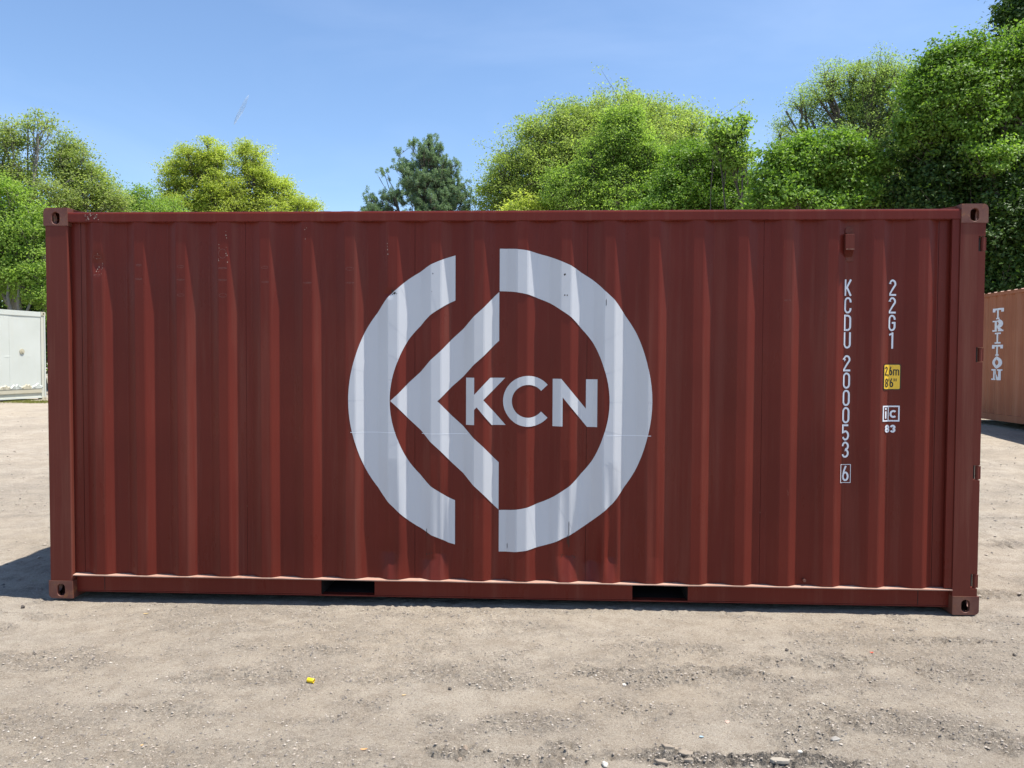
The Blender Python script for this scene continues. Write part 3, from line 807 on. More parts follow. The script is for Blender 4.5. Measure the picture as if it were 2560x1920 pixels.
# faint horizontal film joint in the white vinyl
def film_line(name, xa, xb, z):
    print_obj(name, [[(xa, z), (xb, z), (xb, z + 0.0035), (xa, z + 0.0035)]], LETTER, red, off=0.0024)
film_line('film_joint', 2.035, 2.33, 1.125); film_line('film_joint', 2.50, 2.80, 1.120); film_line('film_joint', 3.70, 3.985, 1.118)

# --- scuffs: pale rub rings on the outer flats, chips in paint and vinyl
SCUFF = M('pale_scuff'); SCUFF = SCUFF.fin(SCUFF.mix(SCUFF.ramp(SCUFF.noise(70, 5, 0.8), [(0.42, 0.0), (0.6, 1.0)]), (0.125, 0.022, 0.016), (0.20, 0.095, 0.08)), 0.6)
CHIP = M('bare_chip').fin((0.36, 0.27, 0.22), 0.6)
def ring(xc, zc, rx, rz, t=0.0022, mat=SCUFF): print_obj('scuff_mark', strip(arc(xc, zc, rx, rz, 0, 345, 16), t), mat, red, off=0.0011)
def fl(k): return X0 + k * PITCH + OF / 2
for k, zz, rx, rz in ((1, 2.215, 0.020, 0.005), (1, 2.125, 0.022, 0.004), (2, 2.205, 0.024, 0.007), (2, 2.120, 0.026, 0.003), (2, 2.020, 0.024, 0.008),
                      (3, 2.290, 0.026, 0.030), (3, 2.195, 0.028, 0.004), (3, 2.118, 0.028, 0.004), (3, 2.018, 0.026, 0.012), (4, 2.200, 0.022, 0.008), (4, 2.105, 0.024, 0.004),
                      (5, 2.100, 0.028, 0.003), (6, 2.190, 0.026, 0.010), (6, 2.100, 0.028, 0.003), (0, 2.27, 0.026, 0.012), (0, 2.15, 0.024, 0.006), (16, 1.99, 0.02, 0.004)):
    ring(fl(k), zz, rx, rz)
rr = random.Random(12)
def chips(xa, xb, za, zb, n, smin, smax, mat):
    for _ in range(n):
        x = rr.uniform(xa, xb); z = rr.uniform(za, zb); q = rr.uniform(smin, smax)
        print_obj('paint_chip', [[(x + q * 0.5 * math.cos(a_) * rr.uniform(0.6, 1.2), z + q * 0.5 * math.sin(a_) * rr.uniform(0.5, 1.6)) for a_ in (0, 1, 2.1, 3.2, 4.2, 5.3)]], mat, red, off=0.0022)
chips(fl(3) + 0.024, fl(3) + 0.034, 2.22, 2.48, 9, 0.003, 0.008, CHIP); chips(fl(3) - 0.03, fl(3) - 0.022, 2.22, 2.36, 5, 0.003, 0.007, CHIP)
chips(fl(0) - 0.01, fl(0) + 0.034, 2.14, 2.30, 12, 0.003, 0.007, CHIP); chips(fl(5) - 0.03, fl(5) + 0.03, 2.38, 2.46, 3, 0.003, 0.006, CHIP)
chips(fl(7) - 0.036, fl(7) - 0.030, 2.28, 2.46, 6, 0.003, 0.008, CHIP); chips(fl(7) - 0.02, fl(7) + 0.03, 2.02, 2.05, 7, 0.006, 0.016, BLK)
for xx, zz, q in ((2.575, 2.155, 0.010), (2.565, 2.04, 0.005), (3.425, 2.150, 0.013), (3.425, 2.020, 0.012), (3.44, 2.018, 0.009)): chips(xx, xx + 0.004, zz, zz + 0.004, 1, q, q, BLK)
for (xx, za, zb) in ((3.452, 0.40, 0.47), (3.462, 0.38, 0.56), (2.53, 0.44, 0.50), (3.06, 0.37, 0.41), (3.69, 1.95, 2.0)):
    print_obj('scratch', [[(xx, za), (xx + 0.004, za + 0.01), (xx + 0.003, zb), (xx - 0.001, zb - 0.012)]], BLK, red, off=0.0022)
chips(3.40, 3.56, 0.315, 0.34, 7, 0.004, 0.012, BLK); chips(2.53, 2.57, 0.30, 0.335, 3, 0.006, 0.012, BLK)
for k in range(26):
    x = rr.uniform(0.27, 0.37); z = rr.uniform(2.505, 2.553); q = rr.uniform(0.003, 0.008)
    bm = bmesh.new(); add_box(bm, (x, 0.0022, z), (x + q, 0.004, z + q * rr.uniform(0.5, 1.4))); bm_obj('paint_chip', bm, CHIP if k % 3 else CASTM, red)

# --- identification lettering
CW, CH, CT = 0.047, 0.103, 0.0115
x0 = 5.199
for i, ch in enumerate('KCDU'): glyph_obj('marking_letter', [(ch, x0, 2.021 - i * 0.1115, CW, CH, CT)], LETTER, red)
for i, ch in enumerate('200053'): glyph_obj('marking_letter', [(ch, x0, 1.541 - i * 0.1105, CW, CH, CT)], LETTER, red)
o = glyph_obj('marking_letter', [('6', 5.205, 0.838, 0.043, 0.098, 0.0115)], LETTER, red)
print_obj('marking_frame', strip([(5.194, 0.829), (5.259, 0.829), (5.259, 0.945), (5.194, 0.945)], 0.0035, True), LETTER, red)
x0 = 5.476
for i, ch in enumerate('22G1'): glyph_obj('marking_letter', [(ch, x0, 2.021 - i * 0.1115, CW, CH, CT)], LETTER, red)
def rrect(xa, xb, za, zb, r, n=5):
    return arc(xb - r, zb - r, r, r, 0, 90, n) + arc(xa + r, zb - r, r, r, 90, 180, n) + arc(xa + r, za + r, r, r, 180, 270, n) + arc(xb - r, za + r, r, r, 270, 360, n)
hs = print_obj('height_label', [rrect(5.443, 5.563, 1.424, 1.590, 0.012)], BLK, red)
print_obj('label_face', [rrect(5.449, 5.557, 1.430, 1.584, 0.008)], YEL, hs, off=0.0024)
glyph_obj('label_print', [('2', 5.453, 1.516, 0.022, 0.056, 0.0075), (',', 5.476, 1.516, 0.010, 0.056, 0.0065), ('6', 5.487, 1.516, 0.022, 0.056, 0.0075), ('m', 5.513, 1.516, 0.038, 0.056, 0.0065)], BLK, hs, off=0.0032)
glyph_obj('label_print', [('8', 5.456, 1.441, 0.024, 0.056, 0.0075), ("'", 5.482, 1.441, 0.008, 0.056, 0.006), ('6', 5.492, 1.441, 0.024, 0.056, 0.0075), ('"', 5.518, 1.441, 0.018, 0.056, 0.006)], BLK, hs, off=0.0032)
lg = print_obj('marking_frame', strip([(5.4475, 1.2275), (5.5555, 1.2275), (5.5555, 1.3195), (5.4475, 1.3195)], 0.009, True), LETTER, red)
print_obj('marking_bar', [[(5.4825, 1.232), (5.4905, 1.232), (5.4905, 1.315), (5.4825, 1.315)]], LETTER, lg)
glyph_obj('marking_letter', [('i', 5.459, 1.242, 0.016, 0.068, 0.011)], LETTER, red)
glyph_obj('marking_letter', [('c', 5.497, 1.246, 0.048, 0.050, 0.012)], LETTER, red)
glyph_obj('marking_letter', [('8', 5.463, 1.152, 0.034, 0.050, 0.012)], LETTER, red)
glyph_obj('marking_letter', [('3', 5.502, 1.152, 0.034, 0.050, 0.012)], LETTER, red)

# ------------------------------------------------------------------ tan container on the right
def place(px, py, D): p = at(px, py, D); return p
org = CAM + RGT * 9.589 + FWD * 16.6
dirx = -(FWD + 0.033 * RGT); dirx[2] = 0
tanrz = math.atan2(dirx[1], dirx[0])
TZ = 0.40
tan = empty('shipping_container', (org[0], org[1], TZ), tanrz)
tag(tan, 'faded tan shipping container with white vertical lettering, behind the right end of the red one', 'shipping container')
def tprof(x, z):
    q = (np.asarray(x) - 0.3) % 0.278
    return np.interp(q, [0, 0.072, 0.140, 0.210, 0.278], [0.010, 0.010, 0.044, 0.044, 0.010]) + 0 * np.asarray(z)
tcols = np.array([v for k in range(22) for v in (0.3 + k * 0.278 - 1e-4, 0.3 + k * 0.278 + 0.072, 0.3 + k * 0.278 + 0.14, 0.3 + k * 0.278 + 0.21) if 0.16 < v < 5.9])
for sx, xx in ((1, 0.0), (-1, LEN)):
    for top, zz in ((False, 0.0), (True, HGT - 0.118)):
        for front, yy in ((True, 0.0), (False, WID)):
            casting('corner_casting', xx, yy, zz, sx, top, TAN, tan, front=front)
        pass
for xx in (0.01, LEN - 0.155):
    for yy, s in ((0.0, 1), (WID, -1)):
        ya, yb = sorted((yy + s * 0.004, yy + s * 0.08))
        box('corner_post', (xx, ya, 0.1182), (xx + 0.145, yb, HGT - 0.1182), TAN, tan)
for i in range(5):
    panel_mesh('side_panel', 0.155 + i * 1.1496, 0.155 + (i + 1) * 1.1496 - 0.002, TAN, tan, fn=tprof, cols=tcols, rows=np.array([0.165, 1.3, 2.505]), extra=False, off=0.001 * (i % 2))
panel_mesh('side_panel', 0.155, LEN - 0.155, TAN, tan, fn=lambda x, z: WID - tprof(x, z), cols=tcols, rows=np.array([0.165, 2.505]), extra=False)
box('top_rail', (0.1645, 0.003, 2.50), (LEN - 0.1645, 0.06, 2.562), TAN, tan)
box('top_rail', (0.1645, WID - 0.06, 2.50), (LEN - 0.1645, WID - 0.003, 2.562), TAN, tan)
box('bottom_rail', (0.1645, 0.006, 0.04), (LEN - 0.1645, 0.055, 0.164), TAN, tan)
box('bottom_rail', (0.1645, WID - 0.055, 0.04), (LEN - 0.1645, WID - 0.006, 0.164), TAN, tan)
box('floor', (0.06, 0.06, 0.12), (LEN - 0.06, WID - 0.06, 0.163), DARK, tan, 0)
bm = bmesh.new(); prev = None; x = 0.1
while x < LEN - 0.1:
    for xx, z in ((x, 2.585), (x + 0.09, 2.585), (x + 0.12, 2.563), (x + 0.19, 2.563)):
        cur = [bm.verts.new((xx, 0.015, 2.5625 + (0.012 if z > 2.58 else 0))), bm.verts.new((xx, 0.08, z)), bm.verts.new((xx, WID - 0.08, z)), bm.verts.new((xx, WID - 0.015, 2.5625))]
        if prev:
            for k in range(3): bm.faces.new((prev[k], cur[k], cur[k + 1], prev[k + 1]))
        prev = cur
    x += 0.215
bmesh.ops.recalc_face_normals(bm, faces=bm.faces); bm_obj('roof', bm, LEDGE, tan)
box('end_wall', (0.04, 0.085, 0.14), (0.07, WID - 0.085, 2.50), TAN, tan)
for k, (ya, yb) in enumerate(((0.085, 1.2165), (1.2215, WID - 0.085))):
    d = box('door', (5.995, ya, 0.14), (6.035, yb, 2.50), TAN, tan)
    for q in (0.3, 0.75):
        bm = bmesh.new(); cyl(bm, (6.055, ya + (yb - ya) * q, 0.06), (6.055, ya + (yb - ya) * q, 2.54), 0.016, n=10); bm_obj('locking_bar', bm, CASTM, d)
# slab-serif lettering reading downward
def slab(ch, x, z, w, h):
    b = h * 0.13; s = h * 0.24; sv = w * 0.34; P = []
    def r(xa, xb, za, zb): P.append([(x + xa, z + za), (x + xb, z + za), (x + xb, z + zb), (x + xa, z + zb)])
    if ch == 'T':
        r(0, w, h - b * 1.3, h); r(0, w * 0.16, h - b * 2.6, h - b * 1.3); r(w * 0.84, w, h - b * 2.6, h - b * 1.3)
        r(w / 2 - sv / 2, w / 2 + sv / 2, b, h - b * 1.3); r(w * 0.24, w * 0.76, 0, b)
    elif ch == 'I':
        r(w * 0.15, w * 0.85, h - b, h); r(w / 2 - sv / 2, w / 2 + sv / 2, b, h - b); r(w * 0.15, w * 0.85, 0, b)
    elif ch == 'R':
        r(0, w * 0.8, h - b, h); r(w * 0.12, w * 0.12 + sv * 0.85, b, h - b); r(0, w * 0.45, 0, b)
        P.extend(strip(arc(x + w * 0.66, z + h * 0.70, w * 0.18, h * 0.23, 90, -90, 10), sv * 0.7)); r(w * 0.3, w * 0.68, h * 0.42, h * 0.42 + b)
        P.append([(x + w * 0.45, z + h * 0.45), (x + w * 0.68, z + h * 0.45), (x + w * 0.95, z + b), (x + w * 0.68, z + b)]); r(w * 0.62, w, 0, b)
    elif ch == 'O':
        P.extend(strip(arc(x + w / 2, z + h / 2, w * 0.36, h * 0.42, 0, 360, 28)[:-1], w * 0.20, True))
    elif ch == 'N':
        r(w * 0.10, w * 0.24, b, h - b); r(w * 0.76, w * 0.90, 0.0, h - b); r(0, w * 0.32, 0, b); r(0, w * 0.34, h - b, h); r(w * 0.64, w, h - b, h)
        P.append([(x + w * 0.10, z + h - b), (x + w * 0.36, z + h - b), (x + w * 0.90, z), (x + w * 0.62, z)])
    return P
tb = np.array([v for v in tcols])
for i, ch in enumerate('TRITON'):
    print_obj('marking_letter', slab(ch, 1.235, 2.035 - i * 0.240, 0.33, 0.215), LETTER, tan, fn=tprof, off=0.003, breaks=tb)
# a block the container stands on, seen in the gap
# ------------------------------------------------------------------ white refrigerated container on the left
L2, H2 = 12.192, 2.896
dr = FWD + 0.234 * RGT; dr[2] = 0; dr = dr / np.linalg.norm(dr)
rend = at(117, 1001, 25.3)
o2 = rend - dr * L2
ree = empty('shipping_container', (o2[0], o2[1], rend[2]), math.atan2(dr[1], dr[0]))
tag(ree, 'white smooth sided refrigerated shipping container under the trees at the left edge', 'shipping container')
for sx, xx in ((1, 0.0), (-1, L2)):
    for top, zz in ((False, 0.0), (True, H2 - 0.118)):
        for front, yy in ((True, 0.0), (False, WID)):
            casting('corner_casting', xx, yy, zz, sx, top, CREAM, ree, front=front, xw=0.178)
for xx in (0.01, L2 - 0.175):
    for yy, s in ((0.0, 1), (WID, -1)):
        ya, yb = sorted((yy + s * 0.02, yy + s * 0.11))
        box('corner_post', (xx, ya, 0.1182), (xx + 0.115, yb, H2 - 0.1182), CREAMD, ree)
        ya, yb = sorted((yy + s * 0.002, yy + s * 0.11))
        box('corner_post', (xx + 0.116, ya, 0.1182), (xx + 0.160, yb, H2 - 0.1182), REEF, ree)
np_ = 10; pw = (L2 - 0.36) / np_
rows = np.linspace(0.42, 2.72, 9)
def rskin(x, z):
    x = np.asarray(x, float); z = np.asarray(z, float)
    y = 0.030 + 0.004 * vnoise(np.stack([x * 1.7, z * 1.5], -1), 81)
    y = y - 0.006 * np.exp(-((x - 11.55) / 0.07) ** 2 - ((z - 1.45) / 0.02) ** 2) - 0.006 * np.exp(-((x - 10.75) / 0.09) ** 2 - ((z - 1.43) / 0.02) ** 2)
    return y
for i in range(np_):
    panel_mesh('side_panel', 0.18 + i * pw, 0.18 + (i + 1) * pw - 0.004, REEF, ree, fn=rskin, cols=np.arange(0.2, 12, 0.06), rows=np.linspace(0.40, 2.74, 60), extra=False, off=0.0015 * (i % 2))
box('side_panel', (0.18, WID - 0.04, 0.40), (L2 - 0.18, WID - 0.03, 2.74), REEF, ree)
for yy, s in ((0.0, 1), (WID, -1)):
    ya, yb = sorted((yy + s * 0.012, yy + s * 0.10))
    box('top_rail', (0.178, ya, 2.735), (L2 - 0.178, yb, 2.880), REEF, ree)
    ya, yb = sorted((yy + s * 0.008, yy + s * 0.10))
    box('bottom_rail', (0.178, ya, 0.27), (L2 - 0.178, yb, 0.402), CREAM, ree)
    ya, yb = sorted((yy + s * 0.045, yy + s * 0.10))
    box('bottom_rail', (0.178, ya, 0.14), (L2 - 0.178, yb, 0.2695), CREAMD, ree)
    ya, yb = sorted((yy + s * 0.004, yy + s * 0.10))
    box('bottom_rail', (0.178, ya, 0.095), (L2 - 0.178, yb, 0.1395), REEF, ree)
box('floor', (0.1, 0.12, 0.2), (L2 - 0.1, WID - 0.12, 0.3), DARK, ree, 0)
box('roof', (0.12, 0.03, 2.8805), (L2 - 0.12, WID - 0.03, 2.889), REEF, ree)
box('end_wall', (0.02, 0.115, 0.1), (0.06, WID - 0.115, 2.80), REEF, ree)
box('door', (L2 - 0.06, 0.115, 0.1), (L2 - 0.02, WID - 0.115, 2.80), REEF, ree)
# torn, crumpled skin along the foot of the side
rr = random.Random(4)
for k in range(7):
    bm = bmesh.new(); xa = 9.2 + k * 0.40; prev = None
    for i in range(9):
        x = xa + i * 0.055
        zt = 0.44 + 0.09 * math.sin(math.pi * i / 8) * rr.uniform(0.5, 1.3) + 0.03 * k / 7 + 0.02 * i / 8; bulge = 0.02 + 0.03 * rr.random()
        cur = [bm.verts.new((x, 0.024, zt)), bm.verts.new((x, 0.024 - bulge, zt - 0.03)), bm.verts.new((x, -0.002, 0.405))]
        if prev:
            bm.faces.new((prev[0], cur[0], cur[1], prev[1])); bm.faces.new((prev[1], cur[1], cur[2], prev[2]))
        prev = cur
    bm_obj('torn_skin', bm, CREAM if k % 2 else REEF, ree)
bm = bmesh.new(); cyl(bm, (11.28, 0.004, 1.60), (11.28, 0.03, 1.60), 0.085, n=16); cyl(bm, (11.29, -0.012, 1.60), (11.29, 0.004, 1.60), 0.045, n=10)
bm_obj('drain_patch', bm, CREAM, ree)

# ------------------------------------------------------------------ trees
def leaf_mat(name, c1, c2, c3, trans=0.35, sheen=0.35):
    m = M(name); g = m.n('ShaderNodeNewGeometry')
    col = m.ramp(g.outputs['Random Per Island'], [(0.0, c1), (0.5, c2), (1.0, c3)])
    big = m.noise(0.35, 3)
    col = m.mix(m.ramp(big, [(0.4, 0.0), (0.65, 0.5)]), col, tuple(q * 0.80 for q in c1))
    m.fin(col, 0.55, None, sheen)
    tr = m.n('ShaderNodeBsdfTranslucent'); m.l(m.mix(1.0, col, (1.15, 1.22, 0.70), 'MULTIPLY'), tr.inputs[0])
    mxs = m.n('ShaderNodeMixShader'); mxs.inputs[0].default_value = trans
    m.l(m.b.outputs[0], mxs.inputs[1]); m.l(tr.outputs[0], mxs.inputs[2])
    m.l(mxs.outputs[0], m.t.nodes['Material Output'].inputs[0]); return m.m
BARK = M('bark'); BARK = BARK.fin(BARK.mix(BARK.noise(8, 6, 0.7, (1, 1, 0.15)), (0.045, 0.036, 0.028), (0.16, 0.14, 0.115)), 0.9, BARK.bump(BARK.noise(14, 6, 0.7, (1, 1, 0.2)), 0.6, 0.03))
BARKG = M('grey_bark'); BARKG = BARKG.fin(BARKG.mix(BARKG.noise(8, 6, 0.7, (1, 1, 0.15)), (0.12, 0.11, 0.095), (0.27, 0.25, 0.22)), 0.9)
LF = {
    'young': leaf_mat('young_leaves', (0.251, 0.319, 0.091), (0.331, 0.422, 0.120), (0.433, 0.479, 0.205), 0.6),
    'green': leaf_mat('green_leaves', (0.205, 0.319, 0.068), (0.285, 0.422, 0.085), (0.376, 0.502, 0.125), 0.6),
    'oak': leaf_mat('oak_leaves', (0.342, 0.410, 0.074), (0.433, 0.513, 0.097), (0.524, 0.559, 0.148), 0.6),
    'olive': leaf_mat('olive_leaves', (0.262, 0.353, 0.085), (0.342, 0.445, 0.108), (0.445, 0.513, 0.171), 0.6),
    'maple': leaf_mat('maple_leaves', (0.125, 0.239, 0.030), (0.194, 0.342, 0.043), (0.308, 0.456, 0.080), 0.45, 0.5),
    'feather': leaf_mat('feather_leaves', (0.251, 0.353, 0.108), (0.331, 0.445, 0.137), (0.422, 0.524, 0.205), 0.6),
    'pine': leaf_mat('pine_needles', (0.148, 0.234, 0.131), (0.222, 0.325, 0.188), (0.308, 0.410, 0.239), 0.35, 0.3),
    'dark': leaf_mat('shaded_dark_leaves', (0.030, 0.070, 0.010), (0.050, 0.105, 0.016), (0.085, 0.150, 0.026), 0.3, 0.4),  # low base colour paints in shade under other crowns; also the dark corner tree
}
def unit(v): return v / (np.linalg.norm(v, axis=-1, keepdims=True) + 1e-9)
def leaves_mesh(P, out, size, r, shape=0.62, up=0.9, needle=False):
    n = len(P)
    N_ = unit(r.normal(size=(n, 3)) + np.array([0, 0, up]) + out * 0.5)
    A = unit(r.normal(size=(n, 3)) + out * 0.6 + np.array([0, 0, -0.15]))
    T = unit(A - N_ * (A * N_).sum(-1, keepdims=True)); B = np.cross(N_, T)
    s = size * r.uniform(0.55, 1.25, (n, 1)); wd = s * shape
    if needle: T = A; B = unit(np.cross(T, r.normal(size=(n, 3))))
    base = P - T * s / 2; tip = P + T * s / 2 - N_ * s * 0.10; mid = P + N_ * s * (0.0 if needle else -0.02) + T * s * 0.02
    l = mid + B * wd / 2 + N_ * s * 0.07; rgt = mid - B * wd / 2 + N_ * s * 0.07
    V = np.stack([base, l, tip, rgt], 1).reshape(-1, 3)
    k = 4 * np.arange(n)[:, None]
    F = (k + np.array([[0, 1, 2, 3]]))
    return V, F
class Tubes:
    def __init__(s): s.V = []; s.F = []; s.n = 0
    def tube(s, pts, rad, k=5):
        pts = [np.asarray(p, float) for p in pts]; prev = None
        for i, p in enumerate(pts):
            d = pts[min(i + 1, len(pts) - 1)] - pts[max(i - 1, 0)]; d = d / (np.linalg.norm(d) + 1e-9)
            a = np.cross(d, [0.31, 0.95, 0.1]); a = a / (np.linalg.norm(a) + 1e-9); b = np.cross(d, a)
            for j in range(k):
                t = 2 * math.pi * j / k; s.V.append(p + (a * math.cos(t) + b * math.sin(t)) * rad[i])
            if prev is not None:
                for j in range(k): s.F.append((prev + j, prev + (j + 1) % k, s.n + (j + 1) % k, s.n + j))
            prev = s.n; s.n += k
    def obj(s, name, mat, parent): return fast_mesh(name, np.array(s.V), np.array(s.F), mat, parent, True)
def bend(p, q, r, amt=0.12, n=4, sag=0.0):
    p = np.asarray(p, float); q = np.asarray(q, float); L_ = np.linalg.norm(q - p)
    o = r.normal(size=3) * amt * L_; o2_ = r.normal(size=3) * amt * 0.5 * L_; out = []
    for i in range(n + 1):
        t = i / n; out.append(p + (q - p) * t + o * math.sin(math.pi * t) * 0.6 + o2_ * math.sin(2 * math.pi * t) * 0.5 + np.array([0, 0, sag * L_ * math.sin(math.pi * t)]))
    return out
def tree(name, label, kind, lobes, base, ntips, lpt, lsize, seed, spread=0.42, gap=0.0, trunk_r=0.2, bark=None, cat='tree', group=None, needle=False, inner=0.30, shape=0.62, fork=0.45, twig_r=0.010, clump=13, loosef=0.42):
    """lobes: (px, py, D, rx_px, rz_px[, weight]); base: (px, D)"""
    r = np.random.default_rng(seed); bark = bark or BARK
    Lw = []
    for lb in lobes:
        px, py, D, rx, rz = lb[:5]; wt = lb[5] if len(lb) > 5 else 1.0
        k = D / FPX; Lw.append((at(px, py, D), rx * k, rz * k, wt))
    bp = at(base[0], 960, base[1]); b0 = np.array([bp[0], bp[1], float(far_rise(np.array(bp[0]), np.array(bp[1]))) - 0.1])
    root = empty(name, b0); tag(root, label, cat, group)
    cen = sum(l[0] * l[1] for l in Lw) / sum(l[1] for l in Lw)
    forkp = b0 + (cen - b0) * fork; forkp[2] = b0[2] + (cen[2] - b0[2]) * fork
    T = Tubes(); Br = Tubes()
    tp = bend(b0, forkp, r, 0.04, 5); T.tube([p - b0 for p in tp], np.linspace(trunk_r * 1.25, trunk_r * 0.8, 6), 9)
    area = np.array([l[1] * l[2] * l[3] for l in Lw]); cnt = np.maximum(6, (ntips * area / area.sum()).astype(int))
    tips = []; outs = []
    for (c, rx, rz, wt), n in zip(Lw, cnt):
        # limb
        start = tp[-1] if r.random() < 0.7 else tp[-2]
        lim = bend(start, c + np.array([0, 0, -0.15 * rz]), r, 0.08, 5); Lr = trunk_r * 0.62 * (rx / max(q[1] for q in Lw)) ** 0.5
        T.tube([p - b0 for p in lim], np.linspace(Lr, Lr * 0.45, 6), 6)
        d = unit(r.normal(size=(n, 3))); rad = (inner + (1 - inner) * r.random(n) ** 0.6)[:, None]
        bumpy = 1 + 0.30 * vnoise(d * 2.3 + seed, seed)[:, None] + 0.18 * vnoise(d * 5 + seed, seed + 1)[:, None]
        bumpy = bumpy * np.where(r.random((n, 1)) < 0.09, 1.0 + np.minimum(0.25, 0.30 / rx) * r.random((n, 1)), 1.0)
        bumpy = np.minimum(bumpy, 1 + 0.45 / rx)
        sc3 = np.array([rx, rx * 0.85, rz])
        # leaf masses: tips gather round clump centres so the crown has tufts, hollows and see-through gaps
        nc = max(4, int(n / clump)); dc = unit(r.normal(size=(nc, 3))); dc[:, 2] = np.abs(dc[:, 2]) * np.where(r.random(nc) < 0.60, 1, -1)
        cc = dc * (inner + (1 - inner) * r.random((nc, 1)) ** 0.5) * (1 + 0.25 * vnoise(dc * 2.3 + seed, seed)[:, None]) * sc3
        ki = r.integers(0, nc, n); csz = min(1.25, max(0.35, 0.26 * rx)) * r.uniform(0.6, 1.3, nc)[ki][:, None]
        pc_ = cc[ki] + r.normal(size=(n, 3)) * np.array([0.62, 0.62, 0.42]) * csz
        loose = r.random((n, 1)) < loosef
        p = c + np.where(loose, d * rad * bumpy * sc3, pc_)
        if gap > 0:
            g = vnoise(p * (1.1 / max(0.8, rx * 0.35)), seed + 9); p = p[g > (-1 + gap)]; 
        if len(p) < 3: continue
        # sub-branches
        ng = max(3, min(14, len(p) // 10)); cs = p[r.choice(len(p), ng, replace=False)]
        for _ in range(3):
            lab = ((p[:, None] - cs[None]) ** 2).sum(-1).argmin(1)
            cs = np.array([p[lab == k].mean(0) if (lab == k).any() else cs[k] for k in range(ng)])
        for k in range(ng):
            mem = p[lab == k]
            if not len(mem): continue
            sub0 = lim[-1 - int(r.integers(0, 3))]; sub = bend(sub0, sub0 + (cs[k] - sub0) * 0.85, r, 0.08, 3)
            Br.tube([q - b0 for q in sub], np.linspace(Lr * 0.34, Lr * 0.14 + twig_r, 4), 4)
            for q in mem:
                tw = bend(sub[-1 if r.random() < 0.6 else -2], q, r, 0.07, 2)
                Br.tube([v - b0 for v in tw], [twig_r * 1.8, twig_r * 1.2, twig_r * 0.5], 3)
        tips.append(p); outs.append(unit(p - c))
    P = np.concatenate(tips); O = np.concatenate(outs)
    n = len(P); per = r.poisson(lpt, n).clip(3); idx = np.repeat(np.arange(n), per)
    cs = spread * r.uniform(0.6, 1.35, n)
    off = r.normal(size=(len(idx), 3)) * np.array([1, 1, 0.55]) * cs[idx][:, None] * (0.5 if not needle else 0.5)
    if needle:
        dd = unit(r.normal(size=(len(idx), 3)) + np.array([0, 0, 0.9])); sh = r.random((len(idx), 1)) * 0.7
        Q = P[idx] + np.array([0, 0, 1.0]) * (sh * cs[idx][:, None]) + dd * lsize * 0.5
        V, F = leaves_mesh(Q, dd * 6, lsize, r, shape, 0, True)
    else:
        Q = P[idx] + off
        V, F = leaves_mesh(Q, O[idx], lsize, r, shape)
    fast_mesh('crown', V - b0, F, LF[kind], root)
    T.obj('trunk', bark, root); Br.obj('branches', bark, root)
    return root

TREES_LEFT = 'trees behind the white container'
tree('leafy_tree', 'tall airy tree at the left edge with sparse top, highest above the white container', 'young',
     [(25, 400, 30, 75, 80, 1), (95, 330, 30, 50, 42, 0.35), (20, 340, 30, 45, 42, 0.7), (90, 470, 30, 95, 80, 1), (70, 300, 30, 26, 28, 0.35), (-60, 430, 30, 100, 120, 1), (120, 300, 30, 22, 16, 0.25)],
     (40, 30), 700, 42, 0.092, 101, 0.42, 0.45, 0.17, BARKG)
tree('leafy_tree', 'airy light green tree rising above the top left corner of the red container', 'young',
     [(185, 420, 31, 62, 55, 1), (170, 370, 31, 34, 32, 0.5), (240, 455, 31, 48, 42, 0.7), (210, 510, 31, 85, 60, 1), (285, 505, 31, 40, 30, 0.6)],
     (150, 31), 620, 44, 0.092, 102, 0.38, 0.45, 0.14, BARKG)
tree('leafy_tree', 'bright green bushy tree filling the gap between white container and red container', 'green',
     [(20, 620, 28.5, 95, 120, 1), (100, 560, 28.5, 70, 70, 1), (90, 680, 28.5, 75, 85, 1), (-60, 640, 28.5, 110, 140, 1), (20, 500, 28.5, 70, 50, 1), (120, 770, 28.5, 60, 60, 1)],
     (78, 28), 950, 66, 0.105, 103, 0.42, 0.5, 0.12, BARKG)
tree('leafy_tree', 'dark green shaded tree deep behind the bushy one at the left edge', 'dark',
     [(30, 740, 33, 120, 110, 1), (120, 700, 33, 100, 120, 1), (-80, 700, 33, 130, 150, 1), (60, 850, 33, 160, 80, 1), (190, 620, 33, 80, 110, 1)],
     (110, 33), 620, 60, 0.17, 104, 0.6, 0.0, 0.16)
tree('leafy_tree', 'low light green tree just left of the yellow green oaks, above the roof line', 'green',
     [(350, 510, 40, 60, 42, 1), (305, 525, 40, 45, 34, 1), (400, 530, 40, 60, 42, 1), (350, 600, 40, 110, 70, 1), (300, 470, 40, 20, 18, 0.5)],
     (350, 40), 700, 46, 0.105, 105, 0.5, 0.35, 0.18)
tree('oak_tree', 'yellow green oak with round left crown, left of two behind the roof', 'oak',
     [(480, 410, 43, 62, 48, 1), (440, 460, 43, 42, 48, 1), (530, 395, 43, 45, 42, 1), (525, 455, 43, 60, 52, 1), (470, 530, 43, 85, 60, 1), (520, 362, 43, 22, 16, 0.5), (560, 520, 43, 70, 60, 1)],
     (480, 43), 1250, 46, 0.105, 106, 0.42, 0.42, 0.24)
tree('oak_tree', 'yellow green oak with narrower peaked crown, right of two behind the roof', 'oak',
     [(620, 405, 44, 46, 42, 1), (610, 372, 44, 26, 22, 0.6), (640, 455, 44, 62, 55, 1), (690, 480, 44, 48, 48, 1), (735, 515, 44, 42, 36, 1), (600, 520, 44, 60, 60, 1), (770, 535, 44, 34, 28, 0.8), (690, 560, 44, 90, 60, 1)],
     (615, 44), 1300, 46, 0.105, 107, 0.42, 0.40, 0.24)
